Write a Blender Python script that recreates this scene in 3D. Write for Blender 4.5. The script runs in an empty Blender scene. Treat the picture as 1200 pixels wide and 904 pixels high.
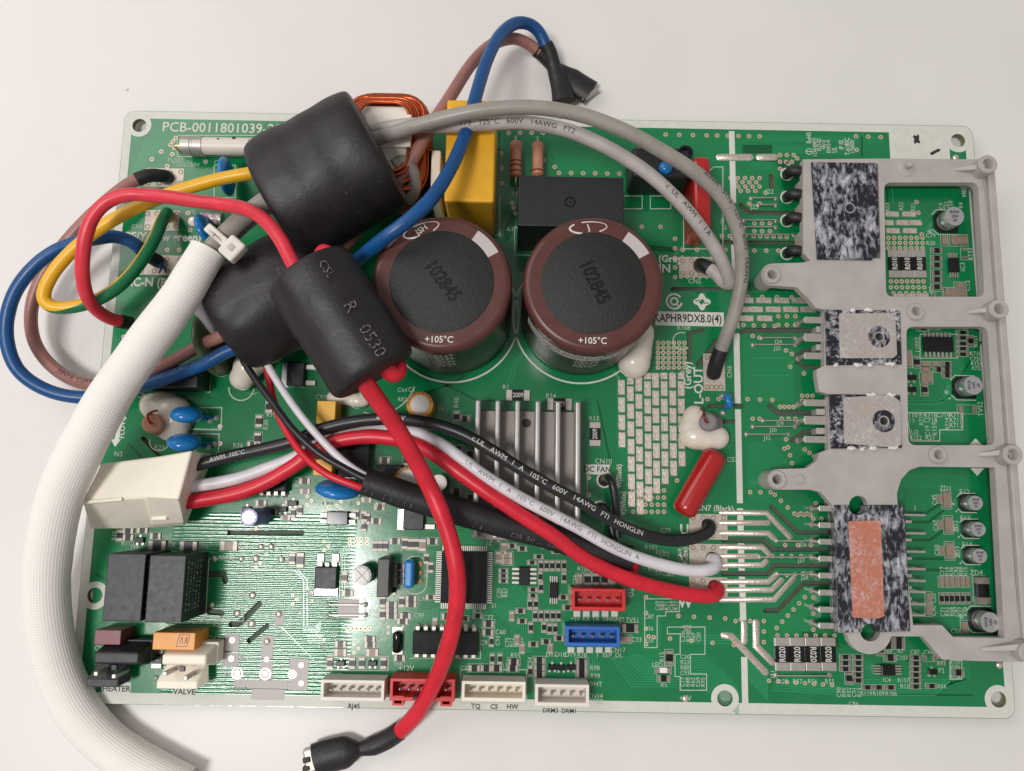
import bpy, bmesh, math, random
from mathutils import Vector, Matrix, Euler, geometry, noise as mnoise
random.seed(7)
S = bpy.context.scene
COL = S.collection
S.unit_settings.system = 'METRIC'
S.unit_settings.scale_length = 0.01          # one unit is one centimetre

# ------------------------------------------------------------------ camera
F_PX, IMG_W, IMG_H = 900.0, 1200.0, 904.0
CAM = Vector((-1.0379, -2.8031, 21.6288))
ROT = Euler((0.1446, -0.0050, 0.0170), 'XYZ')
cd = bpy.data.cameras.new('camera'); cam = bpy.data.objects.new('camera', cd); COL.objects.link(cam)
cam.location = CAM; cam.rotation_euler = ROT
cd.sensor_fit = 'HORIZONTAL'; cd.sensor_width = 36.0; cd.lens = 36.0 * F_PX / IMG_W
cd.clip_start = 0.5; cd.clip_end = 2000
S.camera = cam
# ------------------------------------------------------------------ world and lamps
w = bpy.data.worlds.new('World'); S.world = w; w.use_nodes = True
w.node_tree.nodes['Background'].inputs[0].default_value = (1.0, 0.975, 0.96, 1)
w.node_tree.nodes['Background'].inputs[1].default_value = 0.36
def area(name, loc, target, size, power, color):
    l = bpy.data.lights.new(name, 'AREA'); l.shape = 'RECTANGLE'; l.size = size[0]; l.size_y = size[1]
    l.energy = power; l.color = color
    o = bpy.data.objects.new(name, l); COL.objects.link(o); o.location = loc
    o.rotation_euler = (Vector(target) - Vector(loc)).to_track_quat('-Z', 'Y').to_euler(); return o
area('ceiling_lamp', (-36, -19, 100), (0, 0, 0), (18, 26), 66000, (1.0, 0.975, 0.955))
area('left_fill_light', (-60, 42, 62), (0, 0, 0), (60, 50), 24000, (1.0, 0.96, 0.94))  # added broad fill from an unseen source, brightening the left and fading rightward
S.view_settings.view_transform = 'Standard'; S.view_settings.look = 'None'
S.view_settings.exposure = 0.0; S.view_settings.gamma = 1.0
S.render.engine = 'CYCLES'
S.cycles.max_bounces = 6; S.cycles.use_denoising = True

# ------------------------------------------------------------------ helpers
RM = ROT.to_matrix()
NAD = (595.5, 583.1)                          # picture of the point straight under the camera
def P(px, py, z=0.0):
    d = RM @ Vector(((px - IMG_W / 2) / F_PX, -(py - IMG_H / 2) / F_PX, -1.0))
    t = (z - CAM.z) / d.z
    return CAM + d * t
def cmpx(px, py, z=0.0):                      # centimetres per photo pixel
    return ((P(px + 1, py, z) - P(px, py, z)).length + (P(px, py + 1, z) - P(px, py, z)).length) / 2
WORLD = {}
def lin(c):
    return tuple(((v / 255) / 12.92 if v / 255 <= .04045 else ((v / 255 + .055) / 1.055) ** 2.4) for v in c)
def link(name, data, parent=None, loc=(0, 0, 0), label=None, cat=None, group=None, kind=None):
    o = bpy.data.objects.new(name, data); COL.objects.link(o)
    loc = Vector(loc); WORLD[o.name] = loc
    if parent is not None:
        o.parent = parent; o.location = loc - WORLD[parent.name]
    else: o.location = loc
    if label: o['label'] = label
    if cat: o['category'] = cat
    if group: o['group'] = group
    if kind: o['kind'] = kind
    return o
class G:
    def __init__(s): s.v = []; s.f = []; s.uv = None; s.mi = []
    def add(s, v, f, m=0):
        b = len(s.v); s.v += [tuple(p) for p in v]; s.f += [tuple(i + b for i in q) for q in f]; s.mi += [m] * len(f); return b
    def box(s, x0, y0, z0, x1, y1, z1, m=0):
        if x1 < x0: x0, x1 = x1, x0
        if y1 < y0: y0, y1 = y1, y0
        s.add([(x0,y0,z0),(x1,y0,z0),(x1,y1,z0),(x0,y1,z0),(x0,y0,z1),(x1,y0,z1),(x1,y1,z1),(x0,y1,z1)],
              [(0,3,2,1),(4,5,6,7),(0,1,5,4),(1,2,6,5),(2,3,7,6),(3,0,4,7)], m); return s
    def obox(s, c, ax, hx, hy, z0, z1, m=0):   # box turned by the angle ax
        ca, sa = math.cos(ax), math.sin(ax); q = []
        for z in (z0, z1):
            for a, b in ((-hx,-hy),(hx,-hy),(hx,hy),(-hx,hy)): q.append((c[0]+a*ca-b*sa, c[1]+a*sa+b*ca, z))
        s.add(q, [(0,3,2,1),(4,5,6,7),(0,1,5,4),(1,2,6,5),(2,3,7,6),(3,0,4,7)], m); return s
    def prism(s, pts, z0, z1, m=0):
        n = len(pts); a = sum(pts[i][0]*pts[(i+1)%n][1]-pts[(i+1)%n][0]*pts[i][1] for i in range(n))
        if a < 0: pts = pts[::-1]
        v = [(p[0],p[1],z0) for p in pts] + [(p[0],p[1],z1) for p in pts]
        s.add(v, [tuple(range(n-1,-1,-1)), tuple(range(n,2*n))] + [(i,(i+1)%n,n+(i+1)%n,n+i) for i in range(n)], m); return s
    def loft(s, bottom, top, m=0):
        n = len(bottom); v = list(bottom) + list(top)
        s.add(v, [tuple(range(n-1,-1,-1)), tuple(range(n,2*n))] + [(i,(i+1)%n,n+(i+1)%n,n+i) for i in range(n)], m); return s
    def lathe(s, c, prof, n=24, axis=None, m=0, cap=True):   # prof: (radius, height) from the bottom up
        ax = (axis or Vector((0,0,1))).normalized(); u = ax.orthogonal().normalized(); w_ = ax.cross(u); c = Vector(c); v = []; f = []
        for r, h in prof:
            for i in range(n):
                a = 2*math.pi*i/n; v.append(c + ax*h + (u*math.cos(a) + w_*math.sin(a))*r)
        for k in range(len(prof)-1):
            for i in range(n):
                j = (i+1) % n; f.append((k*n+i, k*n+j, (k+1)*n+j, (k+1)*n+i))
        if cap: f.append(tuple(range(n-1,-1,-1))); f.append(tuple((len(prof)-1)*n+i for i in range(n)))
        s.add(v, f, m); return s
    def disc(s, c, r, z, n=10, m=0):
        s.add([(c[0]+r*math.cos(2*math.pi*i/n), c[1]+r*math.sin(2*math.pi*i/n), z) for i in range(n)], [tuple(range(n))], m); return s
    def ring(s, c, r0, r1, z, n=20, a0=0, a1=2*math.pi, m=0):
        full = abs(a1-a0) > 6.28; k = n if full else n+1; v = []
        for i in range(k):
            a = a0+(a1-a0)*i/n; v += [(c[0]+r0*math.cos(a), c[1]+r0*math.sin(a), z), (c[0]+r1*math.cos(a), c[1]+r1*math.sin(a), z)]
        f = [(2*i, 2*i+1, 2*((i+1)%k)+1, 2*((i+1)%k)) for i in range(n if full else n)]
        s.add(v, f, m); return s
    def strip(s, pts, wd, z, m=0):             # flat line
        pts = [Vector((p[0], p[1])) for p in pts]; L = []
        for i, p in enumerate(pts):
            a = pts[max(i-1,0)]; b = pts[min(i+1,len(pts)-1)]
            if 0 < i < len(pts)-1:
                d1 = (p-a).normalized(); d2 = (b-p).normalized(); n1 = Vector((-d1.y,d1.x)); n2 = Vector((-d2.y,d2.x))
                nn = (n1+n2).normalized(); nn = nn/max(.4, nn.dot(n1))
            else:
                d = (b-a).normalized(); nn = Vector((-d.y,d.x))
            L += [p-nn*wd/2, p+nn*wd/2]
        s.add([(q.x,q.y,z) for q in L], [(2*i,2*i+2,2*i+3,2*i+1) for i in range(len(pts)-1)], m); return s
    def track(s, pts, wd, z0, z1, m=0):        # raised line with rounded ends
        o = capsule(pts, wd); n = len(o)
        inner = capsule(pts, wd*.62)
        v = [(p[0],p[1],z0) for p in o]+[(p[0],p[1],z1) for p in inner]
        s.add(v, [tuple(range(n,2*n))]+[(i,(i+1)%n,n+(i+1)%n,n+i) for i in range(n)], m); return s
    def tube(s, path, rad, n=12, m=0, cap=True, flat=None, uv=False):
        fr = frames(path); N = len(fr); v = []; f = []; acc = 0; L = [0]
        for i in range(1, N): acc += (fr[i][0]-fr[i-1][0]).length; L.append(acc)
        for i, (p, t, nn, b) in enumerate(fr):
            r = rad(L[i]/acc) if callable(rad) else rad
            r *= 1+.035*mnoise.noise(p*1.3)+.015*mnoise.noise(p*4.0)
            fl = flat(L[i]/acc) if callable(flat) else (flat or 1)
            for k in range(n):
                a = 2*math.pi*k/n; v.append(p + nn*(math.cos(a)*r*fl) + b*(math.sin(a)*r))
        for i in range(N-1):
            for k in range(n):
                j = (k+1) % n; f.append((i*n+k, i*n+j, (i+1)*n+j, (i+1)*n+k)[::-1])
        if uv: s.uv = (n, N, L)
        if cap: f.append(tuple(range(n))); f.append(tuple((N-1)*n+k for k in range(n-1,-1,-1)))
        s.add(v, f, m); return s
    def mesh(s, name, mats, smooth=None):
        me = bpy.data.meshes.new(name); me.from_pydata(s.v, [], s.f); me.update()
        for mm in (mats if isinstance(mats, (list, tuple)) else [mats]): me.materials.append(mm)
        if any(s.mi): me.polygons.foreach_set('material_index', s.mi)
        if smooth is not None:
            me.polygons.foreach_set('use_smooth', [True]*len(me.polygons)); me.set_sharp_from_angle(angle=math.radians(smooth))
        if s.uv:
            n, N, L = s.uv; ul = me.uv_layers.new(name='UVMap')
            for p in me.polygons:
                ks = [vi % n for vi in p.vertices]; wrap = max(ks)-min(ks) > 1
                for li, vi in zip(p.loop_indices, p.vertices):
                    k = vi % n; i = min(vi//n, N-1); kk = k + n if wrap and k == 0 else k
                    ul.data[li].uv = (L[i], kk/n)
        return me
    def build(s, name, mats, parent=None, smooth=None, bevel=0, seg=2, loc=None, **kw):
        loc = Vector(loc) if loc is not None else (WORLD[parent.name] if parent is not None else Vector((0,0,0)))
        if loc.length > 0: s.v = [(a-loc.x, b-loc.y, c-loc.z) for a, b, c in s.v]
        o = link(name, s.mesh(name, mats, smooth), parent, loc, **kw)
        if bevel:
            md = o.modifiers.new('edge', 'BEVEL'); md.width = bevel; md.segments = seg; md.limit_method = 'ANGLE'; md.angle_limit = math.radians(35)
            md.harden_normals = False
        return o
def capsule(pts, wd):
    pts = [Vector((p[0], p[1])) for p in pts]; r = wd/2; Lf = []; Rt = []
    for i, p in enumerate(pts):
        a = pts[max(i-1,0)]; b = pts[min(i+1,len(pts)-1)]
        if 0 < i < len(pts)-1:
            d1 = (p-a).normalized(); d2 = (b-p).normalized(); n1 = Vector((-d1.y,d1.x)); nn = (n1+Vector((-d2.y,d2.x))).normalized(); nn = nn/max(.5,nn.dot(n1))
        else:
            d = (b-a).normalized(); nn = Vector((-d.y,d.x))
        Lf.append(p+nn*r); Rt.append(p-nn*r)
    def capp(p, d):
        a0 = math.atan2(d.y, d.x); return [p+Vector((math.cos(a0+k), math.sin(a0+k)))*r for k in (-1.05,-.52,0,.52,1.05)]
    return [tuple(q) for q in Rt + capp(pts[-1], (pts[-1]-pts[-2])) + Lf[::-1] + capp(pts[0], (pts[0]-pts[1]))]
def spline(cp, per=7):
    cp = [Vector(c) for c in cp]; out = []
    for i in range(len(cp)-1):
        p0 = cp[max(i-1,0)]; p1 = cp[i]; p2 = cp[i+1]; p3 = cp[min(i+2,len(cp)-1)]
        for k in range(per):
            t = k/per; t2 = t*t; t3 = t2*t
            out.append(.5*((2*p1)+(p2-p0)*t+(2*p0-5*p1+4*p2-p3)*t2+(3*p1-p0-3*p2+p3)*t3))
    out.append(cp[-1]); return out
def frames(path):
    out = []; prev = None
    for i, p in enumerate(path):
        t = (path[min(i+1,len(path)-1)]-path[max(i-1,0)]).normalized()
        if prev is None:
            nn = Vector((0,0,1))-t*t.z
            if nn.length < .25: nn = Vector((0,1,0))-t*t.y
        else:
            nn = prev-t*prev.dot(t)
            up = Vector((0,0,1))-t*t.z
            if up.length > .3: nn = nn.normalized()*.5+up.normalized()*.5 if nn.dot(up) > 0 else nn
        nn.normalize(); prev = nn
        out.append((p, t, nn, nn.cross(t)))
    return out
def pl(pts): return [P(*p) for p in pts]
def vbox(x0, y0, x1, y1, h):                   # seen outline of a block of height h -> world extents
    if x1 < NAD[0]: za, zb = h, 0
    elif x0 > NAD[0]: za, zb = 0, h
    else: za = zb = h
    if y1 < NAD[1]: zc, zd = h, 0
    elif y0 > NAD[1]: zc, zd = 0, h
    else: zc = zd = h
    ym, xm = (y0+y1)/2, (x0+x1)/2
    return P(x0, ym, za).x, P(xm, y1, zd).y, P(x1, ym, zb).x, P(xm, y0, zc).y
def tbox(x0, y0, x1, y1, h):
    ym, xm = (y0+y1)/2, (x0+x1)/2
    return P(x0,ym,h).x, P(xm,y1,h).y, P(x1,ym,h).x, P(xm,y0,h).y
def inside(poly, x, y):
    c = False; n = len(poly); j = n-1
    for i in range(n):
        xi, yi = poly[i][0], poly[i][1]; xj, yj = poly[j][0], poly[j][1]
        if (yi > y) != (yj > y) and x < (xj-xi)*(y-yi)/(yj-yi)+xi: c = not c
        j = i
    return c
def plate(outer, holes, z0, z1, g=None):       # flat slab with openings
    g = g or G(); loops = [outer]+holes; vs = []; es = []
    for lp in loops:
        b = len(vs); vs += [Vector((p[0],p[1])) for p in lp]; es += [(b+i, b+(i+1)%len(lp)) for i in range(len(lp))]
    V, E, Fc, *_ = geometry.delaunay_2d_cdt(vs, es, [], 0, 1e-6)
    keep = []
    for f in Fc:
        cx = sum(V[i].x for i in f)/len(f); cy = sum(V[i].y for i in f)/len(f)
        if inside(outer, cx, cy) and not any(inside(h, cx, cy) for h in holes):
            a = [V[i] for i in f]; ar = sum(a[i].x*a[(i+1)%len(a)].y-a[(i+1)%len(a)].x*a[i].y for i in range(len(a)))
            keep.append(tuple(f) if ar > 0 else tuple(f)[::-1])
    n = len(V); v = [(p.x,p.y,z1) for p in V]
    if z0 is None: g.add(v, keep); return g
    v += [(p.x,p.y,z0) for p in V]; fs = list(keep)+[tuple(i+n for i in f)[::-1] for f in keep]
    cnt = {}
    for f in keep:
        for i in range(len(f)):
            e = (f[i], f[(i+1)%len(f)]); cnt[e] = 1
    for (a, b) in cnt:
        if (b, a) not in cnt: fs.append((b, a, a+n, b+n))
    g.add(v, fs); return g
def circ(c, r, n=24): return [(c[0]+r*math.cos(2*math.pi*i/n), c[1]+r*math.sin(2*math.pi*i/n)) for i in range(n)]
def rrect(x0, y0, x1, y1, r, n=5):
    out = []
    for cx, cy, a0 in ((x1-r,y1-r,0),(x0+r,y1-r,90),(x0+r,y0+r,180),(x1-r,y0+r,270)):
        for k in range(n+1):
            a = math.radians(a0+90*k/n); out.append((cx+r*math.cos(a), cy+r*math.sin(a)))
    return out
_tc = {}
_ts = bpy.data.scenes.new('lettering')
def text_geo(s, size=1.0, bold=0.0, align='CENTER', sx=1.0):
    key = (s, bold, align)
    if key not in _tc:
        cu = bpy.data.curves.new('t', 'FONT'); cu.body = s; cu.size = 1.0; cu.align_x = align; cu.align_y = 'CENTER'; cu.offset = bold; cu.resolution_u = 2
        o = bpy.data.objects.new('t', cu); _ts.collection.objects.link(o)
        _ts.view_layers[0].update(); dg = _ts.view_layers[0].depsgraph
        me = bpy.data.meshes.new_from_object(o.evaluated_get(dg))
        _tc[key] = ([tuple(v.co) for v in me.vertices], [tuple(p.vertices) for p in me.polygons])
        bpy.data.objects.remove(o); bpy.data.curves.remove(cu); bpy.data.meshes.remove(me)
    v, f = _tc[key]; k = size/0.70             # size is the height of a capital
    return [(x*k*sx, y*k, z) for x, y, z in v], f
def cut_geo(v, f, size):
    bm = bmesh.new(); vs = [bm.verts.new(p) for p in v]
    for q in f:
        try: bm.faces.new([vs[i] for i in q])
        except ValueError: pass
    for k in range(-3, 4):
        bmesh.ops.bisect_plane(bm, geom=bm.verts[:]+bm.edges[:]+bm.faces[:], plane_co=(0, size*(k+.5)*.18, 0), plane_no=(0, 1, 0))
    bm.verts.index_update(); v2 = [tuple(x.co) for x in bm.verts]; f2 = [tuple(x.index for x in q.verts) for q in bm.faces]; bm.free(); return v2, f2
def put_text(g, s, pos, size, rot=0, bold=0.012, align='CENTER', sx=1.0, z=0.008, m=0):
    v, f = text_geo(s, size, bold, align, sx); c, n_ = math.cos(rot), math.sin(rot)
    g.add([(pos[0]+x*c-y*n_, pos[1]+x*n_+y*c, z) for x, y, _ in v], f, m)
def tube_text(g, path, s0, r, s, size, ang=0.0, flip=False, bold=0.0, sx=1.1):
    fr = frames(path); L = [0]
    for i in range(1, len(fr)): L.append(L[-1]+(fr[i][0]-fr[i-1][0]).length)
    v, f = cut_geo(*text_geo(s, size, bold, 'LEFT', sx), size); q = []
    for x, y, _ in v:
        if flip: sp = s0-x; a = ang-y/r
        else: sp = s0+x; a = ang+y/r
        sp = min(max(sp, 0), L[-1]-1e-4); i = 0
        while i < len(L)-2 and L[i+1] < sp: i += 1
        t = (sp-L[i])/max(1e-6, L[i+1]-L[i]); A = fr[i]; B = fr[i+1]
        p = A[0].lerp(B[0], t); nn = A[2].lerp(B[2], t).normalized(); b = A[3].lerp(B[3], t).normalized()
        q.append(p+(nn*math.cos(a)+b*math.sin(a))*(r+.007))
    g.add(q, f)

# ------------------------------------------------------------------ materials
def mat(name, col, rough=.5, metal=0, spec=.5, var=0, vscale=3, bump=0, bscale=40, coat=0, spots=None, stretch=None, trans=0):
    m = bpy.data.materials.new(name); m.use_nodes = True; nt = m.node_tree; N = nt.nodes; b = N['Principled BSDF']
    c = lin(col)+(1,)
    b.inputs['Base Color'].default_value = c; b.inputs['Roughness'].default_value = rough; b.inputs['Metallic'].default_value = metal
    b.inputs['Specular IOR Level'].default_value = spec; b.inputs['Coat Weight'].default_value = coat; b.inputs['Coat Roughness'].default_value = .12
    if trans: b.inputs['Subsurface Weight'].default_value = trans; b.inputs['Subsurface Radius'].default_value = (.1,.08,.06); b.inputs['Subsurface Scale'].default_value = .5
    tc = N.new('ShaderNodeTexCoord'); src = tc.outputs['Object']
    if stretch:
        mp = N.new('ShaderNodeMapping'); mp.inputs['Scale'].default_value = stretch; nt.links.new(src, mp.inputs[0]); src = mp.outputs[0]
    last = None
    if var:
        n = N.new('ShaderNodeTexNoise'); n.inputs['Scale'].default_value = vscale; n.inputs['Detail'].default_value = 6; nt.links.new(src, n.inputs['Vector'])
        r = N.new('ShaderNodeMapRange'); r.inputs[1].default_value = .3; r.inputs[2].default_value = .7; r.inputs[3].default_value = 1-var; r.inputs[4].default_value = 1+var
        nt.links.new(n.outputs[0], r.inputs[0])
        mx = N.new('ShaderNodeMix'); mx.data_type = 'RGBA'; mx.blend_type = 'MULTIPLY'; mx.inputs[0].default_value = 1; mx.inputs[6].default_value = c
        nt.links.new(r.outputs[0], mx.inputs[7]); last = mx.outputs[2]
        r2 = N.new('ShaderNodeMapRange'); r2.inputs[3].default_value = max(.03, rough*.8); r2.inputs[4].default_value = min(1, rough*1.25); nt.links.new(n.outputs[0], r2.inputs[0]); nt.links.new(r2.outputs[0], b.inputs['Roughness'])
    if spots:                                   # (colour, noise scale, threshold)
        n = N.new('ShaderNodeTexNoise'); n.inputs['Scale'].default_value = spots[1]; n.inputs['Detail'].default_value = 5; nt.links.new(src, n.inputs['Vector'])
        r = N.new('ShaderNodeMapRange'); r.inputs[1].default_value = spots[2]; r.inputs[2].default_value = spots[2]+.05; nt.links.new(n.outputs[0], r.inputs[0])
        mx = N.new('ShaderNodeMix'); mx.data_type = 'RGBA'; nt.links.new(r.outputs[0], mx.inputs[0]); mx.inputs[6].default_value = c; mx.inputs[7].default_value = lin(spots[0])+(1,)
        if last: nt.links.new(last, mx.inputs[6])
        last = mx.outputs[2]
    if last: nt.links.new(last, b.inputs['Base Color'])
    if bump:
        n = N.new('ShaderNodeTexNoise'); n.inputs['Scale'].default_value = bscale; n.inputs['Detail'].default_value = 4; nt.links.new(src, n.inputs['Vector'])
        bp = N.new('ShaderNodeBump'); bp.inputs['Strength'].default_value = bump; bp.inputs['Distance'].default_value = .03; nt.links.new(n.outputs[0], bp.inputs['Height']); nt.links.new(bp.outputs[0], b.inputs['Normal'])
    return m
M = {}
M['pcb'] = mat('solder_mask_green', (11, 118, 67), .15, var=.10, vscale=.6, spec=.7)
M['pcb_dark'] = mat('solder_mask_bare', (6, 84, 45), .2)
M['pcb_lite'] = mat('solder_mask_over_copper', (16, 126, 73), .165, spec=.7)
M['trace'] = mat('solder_mask_trace', (42, 146, 94), .18)
M['fr4'] = mat('fibreglass_edge', (126, 122, 78), .6, var=.15, vscale=20)
M['slot_shade'] = mat('painted_slot_shade', (74, 88, 76), .6, var=.12, vscale=8)  # shade inside the routed slots, put into a colour
M['silk'] = mat('white_silkscreen', (206, 206, 196), .55, var=.05, vscale=5)
M['stamp'] = mat('stamped_black', (9, 9, 9), .3)
M['silk_thin'] = mat('worn_silkscreen', (186, 194, 178), .55, var=.1, vscale=6)
M['ink'] = mat('dark_print', (44, 46, 44), .6)
M['tin'] = mat('tinned_copper', (216, 204, 192), .34, metal=.7, var=.16, vscale=14, bump=.35, bscale=22)
M['pad'] = mat('flat_tinned_pad', (200, 188, 176), .42, metal=.45, var=.12, vscale=9, bump=.15)
M['via'] = mat('via_ring', (204, 184, 164), .4, metal=.35)
M['viahole'] = mat('via_hole', (112, 96, 76), .7)
M['steel'] = mat('bright_lead', (184, 178, 171), .4, metal=.65, var=.08, vscale=20)
M['alu'] = mat('brushed_aluminium', (164, 161, 157), .48, metal=.7, var=.07, vscale=4, stretch=(30, .6, 1))
M['fin'] = mat('bright_fin', (186, 183, 179), .42, metal=.6, var=.06, vscale=5)
M['alu_dark'] = mat('dull_brushed_plate', (142, 135, 131), .5, metal=.5, var=.12, vscale=4, stretch=(30, .6, 1))
M['can'] = mat('aluminium_can', (206, 204, 206), .3, metal=.85)
M['black'] = mat('black_plastic', (30, 30, 34), .44, var=.06, vscale=6, bump=.08, bscale=60)
M['gloss'] = mat('glossy_black_package', (17, 16, 19), .12, spec=.45, var=.1, vscale=4)
M['chipblk'] = mat('chip_black', (24, 23, 24), .3, spec=.3)
M['chipend'] = mat('chip_terminal', (150, 142, 133), .4, metal=.5, var=.15, vscale=12)
M['chiptan'] = mat('chip_ceramic', (142, 122, 104), .4)
M['white_p'] = mat('white_nylon', (226, 218, 208), .45, var=.03, vscale=3, trans=.15)
M['cream_p'] = mat('cream_nylon', (236, 227, 211), .45, var=.03, trans=.15)
M['red_p'] = mat('red_nylon', (196, 34, 38), .4, var=.06)
M['blue_p'] = mat('blue_nylon', (30, 98, 178), .4, var=.06)
M['grey_p'] = mat('grey_abs', (171, 165, 160), .52, var=.08, vscale=1.5, bump=.08, bscale=70)
M['silic'] = mat('white_silicone', (222, 212, 198), .2, trans=.3, spec=.6)
M['shrink'] = mat('black_heat_shrink', (27, 22, 26), .5, var=.3, vscale=2.2, bump=.3, bscale=9, spots=((78, 72, 74), 7, .69))
M['sleeve_blk'] = mat('black_sleeve', (29, 27, 29), .5, var=.15, bump=.3, bscale=12)
def wire(n, c, rough=.36): return mat('insulation_'+n, c, rough, var=.12, vscale=1.8, bump=.10, bscale=7, spec=.45, spots=(tuple(min(255, int(v*.6+95)) for v in c), 11, .715))
M['w_red'] = wire('red', (205, 32, 50)); M['w_pink'] = wire('coral_red', (212, 50, 66)); M['w_blue'] = wire('blue', (13, 74, 130)); M['w_brown'] = wire('brown', (154, 106, 98)); M['w_grey'] = wire('grey', (148, 142, 134))
M['w_lgrey'] = wire('pale_grey', (178, 169, 166)); M['w_white'] = wire('white', (212, 208, 212)); M['w_black'] = wire('black', (34, 33, 36))
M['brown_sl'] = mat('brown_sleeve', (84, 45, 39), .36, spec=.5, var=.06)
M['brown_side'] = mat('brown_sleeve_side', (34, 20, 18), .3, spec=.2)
M['capblk'] = mat('pebbled_black_disc', (19, 21, 20), .5, bump=.6, bscale=34, spots=((62, 66, 60), 60, .70))
M['greylab'] = mat('grey_print', (182, 174, 172), .5)
M['yellow'] = mat('yellow_epoxy_case', (226, 168, 36), .38, var=.05)
M['orange'] = mat('orange_case', (222, 148, 54), .4, var=.05)
M['maroon'] = mat('maroon_case', (118, 58, 66), .4, var=.06)
M['redcap'] = mat('red_epoxy', (166, 28, 26), .22, spec=.6)
M['bluecap'] = mat('blue_epoxy', (26, 118, 186), .2, spec=.6)
M['greencap'] = mat('olive_epoxy', (78, 92, 58), .25)
M['copper'] = mat('enamelled_copper', (182, 84, 46), .3, metal=.8)
M['resist'] = mat('brown_resistor', (184, 128, 102), .4, var=.06)
M['band'] = mat('resistor_band', (108, 44, 36), .4)
M['greyres'] = mat('grey_resistor', (122, 114, 114), .4)
M['worn'] = mat('worn_white_print', (120, 114, 114), .6, spots=((46, 42, 45), 26, .47))
M['rust'] = mat('reddish_lead', (150, 50, 44), .35, metal=.5)
M['ceramic'] = mat('white_ceramic', (218, 208, 196), .4, spots=((60, 54, 50), 2.4, .66))
M['pink'] = mat('pink_glass', (206, 168, 184), .2)
M['purple'] = mat('purple_sleeve', (112, 106, 164), .28)
M['orange_sl'] = mat('orange_sleeve', (206, 140, 40), .3)
M['gold'] = mat('gold_pad', (214, 178, 120), .3, metal=.7)
M['tie'] = mat('cable_tie_nylon', (222, 216, 206), .3, trans=.3)
M['led'] = mat('white_led', (232, 230, 220), .4)
# paste-smeared power packages
def paste(name, base, thr, scale, st, rough=.3, metal=0, ramp=.2, coarse=1.1, mod=.9):
    m = mat(name, base, rough, metal=metal); nt = m.node_tree; N = nt.nodes; b = N['Principled BSDF']
    tc = N.new('ShaderNodeTexCoord'); mp = N.new('ShaderNodeMapping'); mp.inputs['Scale'].default_value = st; mp.inputs['Rotation'].default_value = (0, 0, .5)
    nt.links.new(tc.outputs['Object'], mp.inputs[0])
    n = N.new('ShaderNodeTexNoise'); n.inputs['Scale'].default_value = scale; n.inputs['Detail'].default_value = 7; n.inputs['Roughness'].default_value = .62; n.inputs['Distortion'].default_value = .5
    nt.links.new(mp.outputs[0], n.inputs['Vector'])
    n2 = N.new('ShaderNodeTexNoise'); n2.inputs['Scale'].default_value = coarse; n2.inputs['Detail'].default_value = 2; nt.links.new(tc.outputs['Object'], n2.inputs['Vector'])
    mm = N.new('ShaderNodeMath'); mm.operation = 'MULTIPLY_ADD'; mm.inputs[1].default_value = mod; nt.links.new(n2.outputs[0], mm.inputs[0]); nt.links.new(n.outputs[0], mm.inputs[2])
    r = N.new('ShaderNodeMapRange'); r.inputs[1].default_value = thr+mod*.5; r.inputs[2].default_value = thr+mod*.5+ramp; nt.links.new(mm.outputs[0], r.inputs[0])
    mx = N.new('ShaderNodeMix'); mx.data_type = 'RGBA'; mx.inputs[6].default_value = lin(base)+(1,); mx.inputs[7].default_value = lin((196, 195, 202))+(1,)
    nt.links.new(r.outputs[0], mx.inputs[0]); nt.links.new(mx.outputs[2], b.inputs['Base Color'])
    r3 = N.new('ShaderNodeMapRange'); r3.inputs[3].default_value = rough; r3.inputs[4].default_value = .6; nt.links.new(r.outputs[0], r3.inputs[0]); nt.links.new(r3.outputs[0], b.inputs['Roughness'])
    if metal:
        r4 = N.new('ShaderNodeMapRange'); r4.inputs[3].default_value = metal; r4.inputs[4].default_value = 0; nt.links.new(r.outputs[0], r4.inputs[0]); nt.links.new(r4.outputs[0], b.inputs['Metallic'])
    bp = N.new('ShaderNodeBump'); bp.inputs['Strength'].default_value = .5; bp.inputs['Distance'].default_value = .03; nt.links.new(n.outputs[0], bp.inputs['Height']); nt.links.new(bp.outputs[0], b.inputs['Normal'])
    return m
M['paste_blk'] = paste('paste_on_black', (27, 27, 36), .45, 9.0, (1, .45, 1), ramp=.30, mod=.6, coarse=1.5)
M['paste_edge'] = paste('paste_on_black_rim', (26, 25, 33), .49, 9.0, (1, 1, 1), ramp=.28, mod=.7, coarse=2.0)
M['paste_tab'] = paste('paste_on_metal_tab', (170, 161, 154), .5, 11, (1, 1, 1), .5, .1, ramp=.35, mod=.4)
M['paste_cu'] = paste('paste_on_copper', (192, 120, 96), .47, 12.0, (1, 1, 1), .45, .2, ramp=.4, mod=.5)
M['paste'] = mat('white_thermal_paste', (216, 210, 202), .5, bump=.4, bscale=15)
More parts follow.
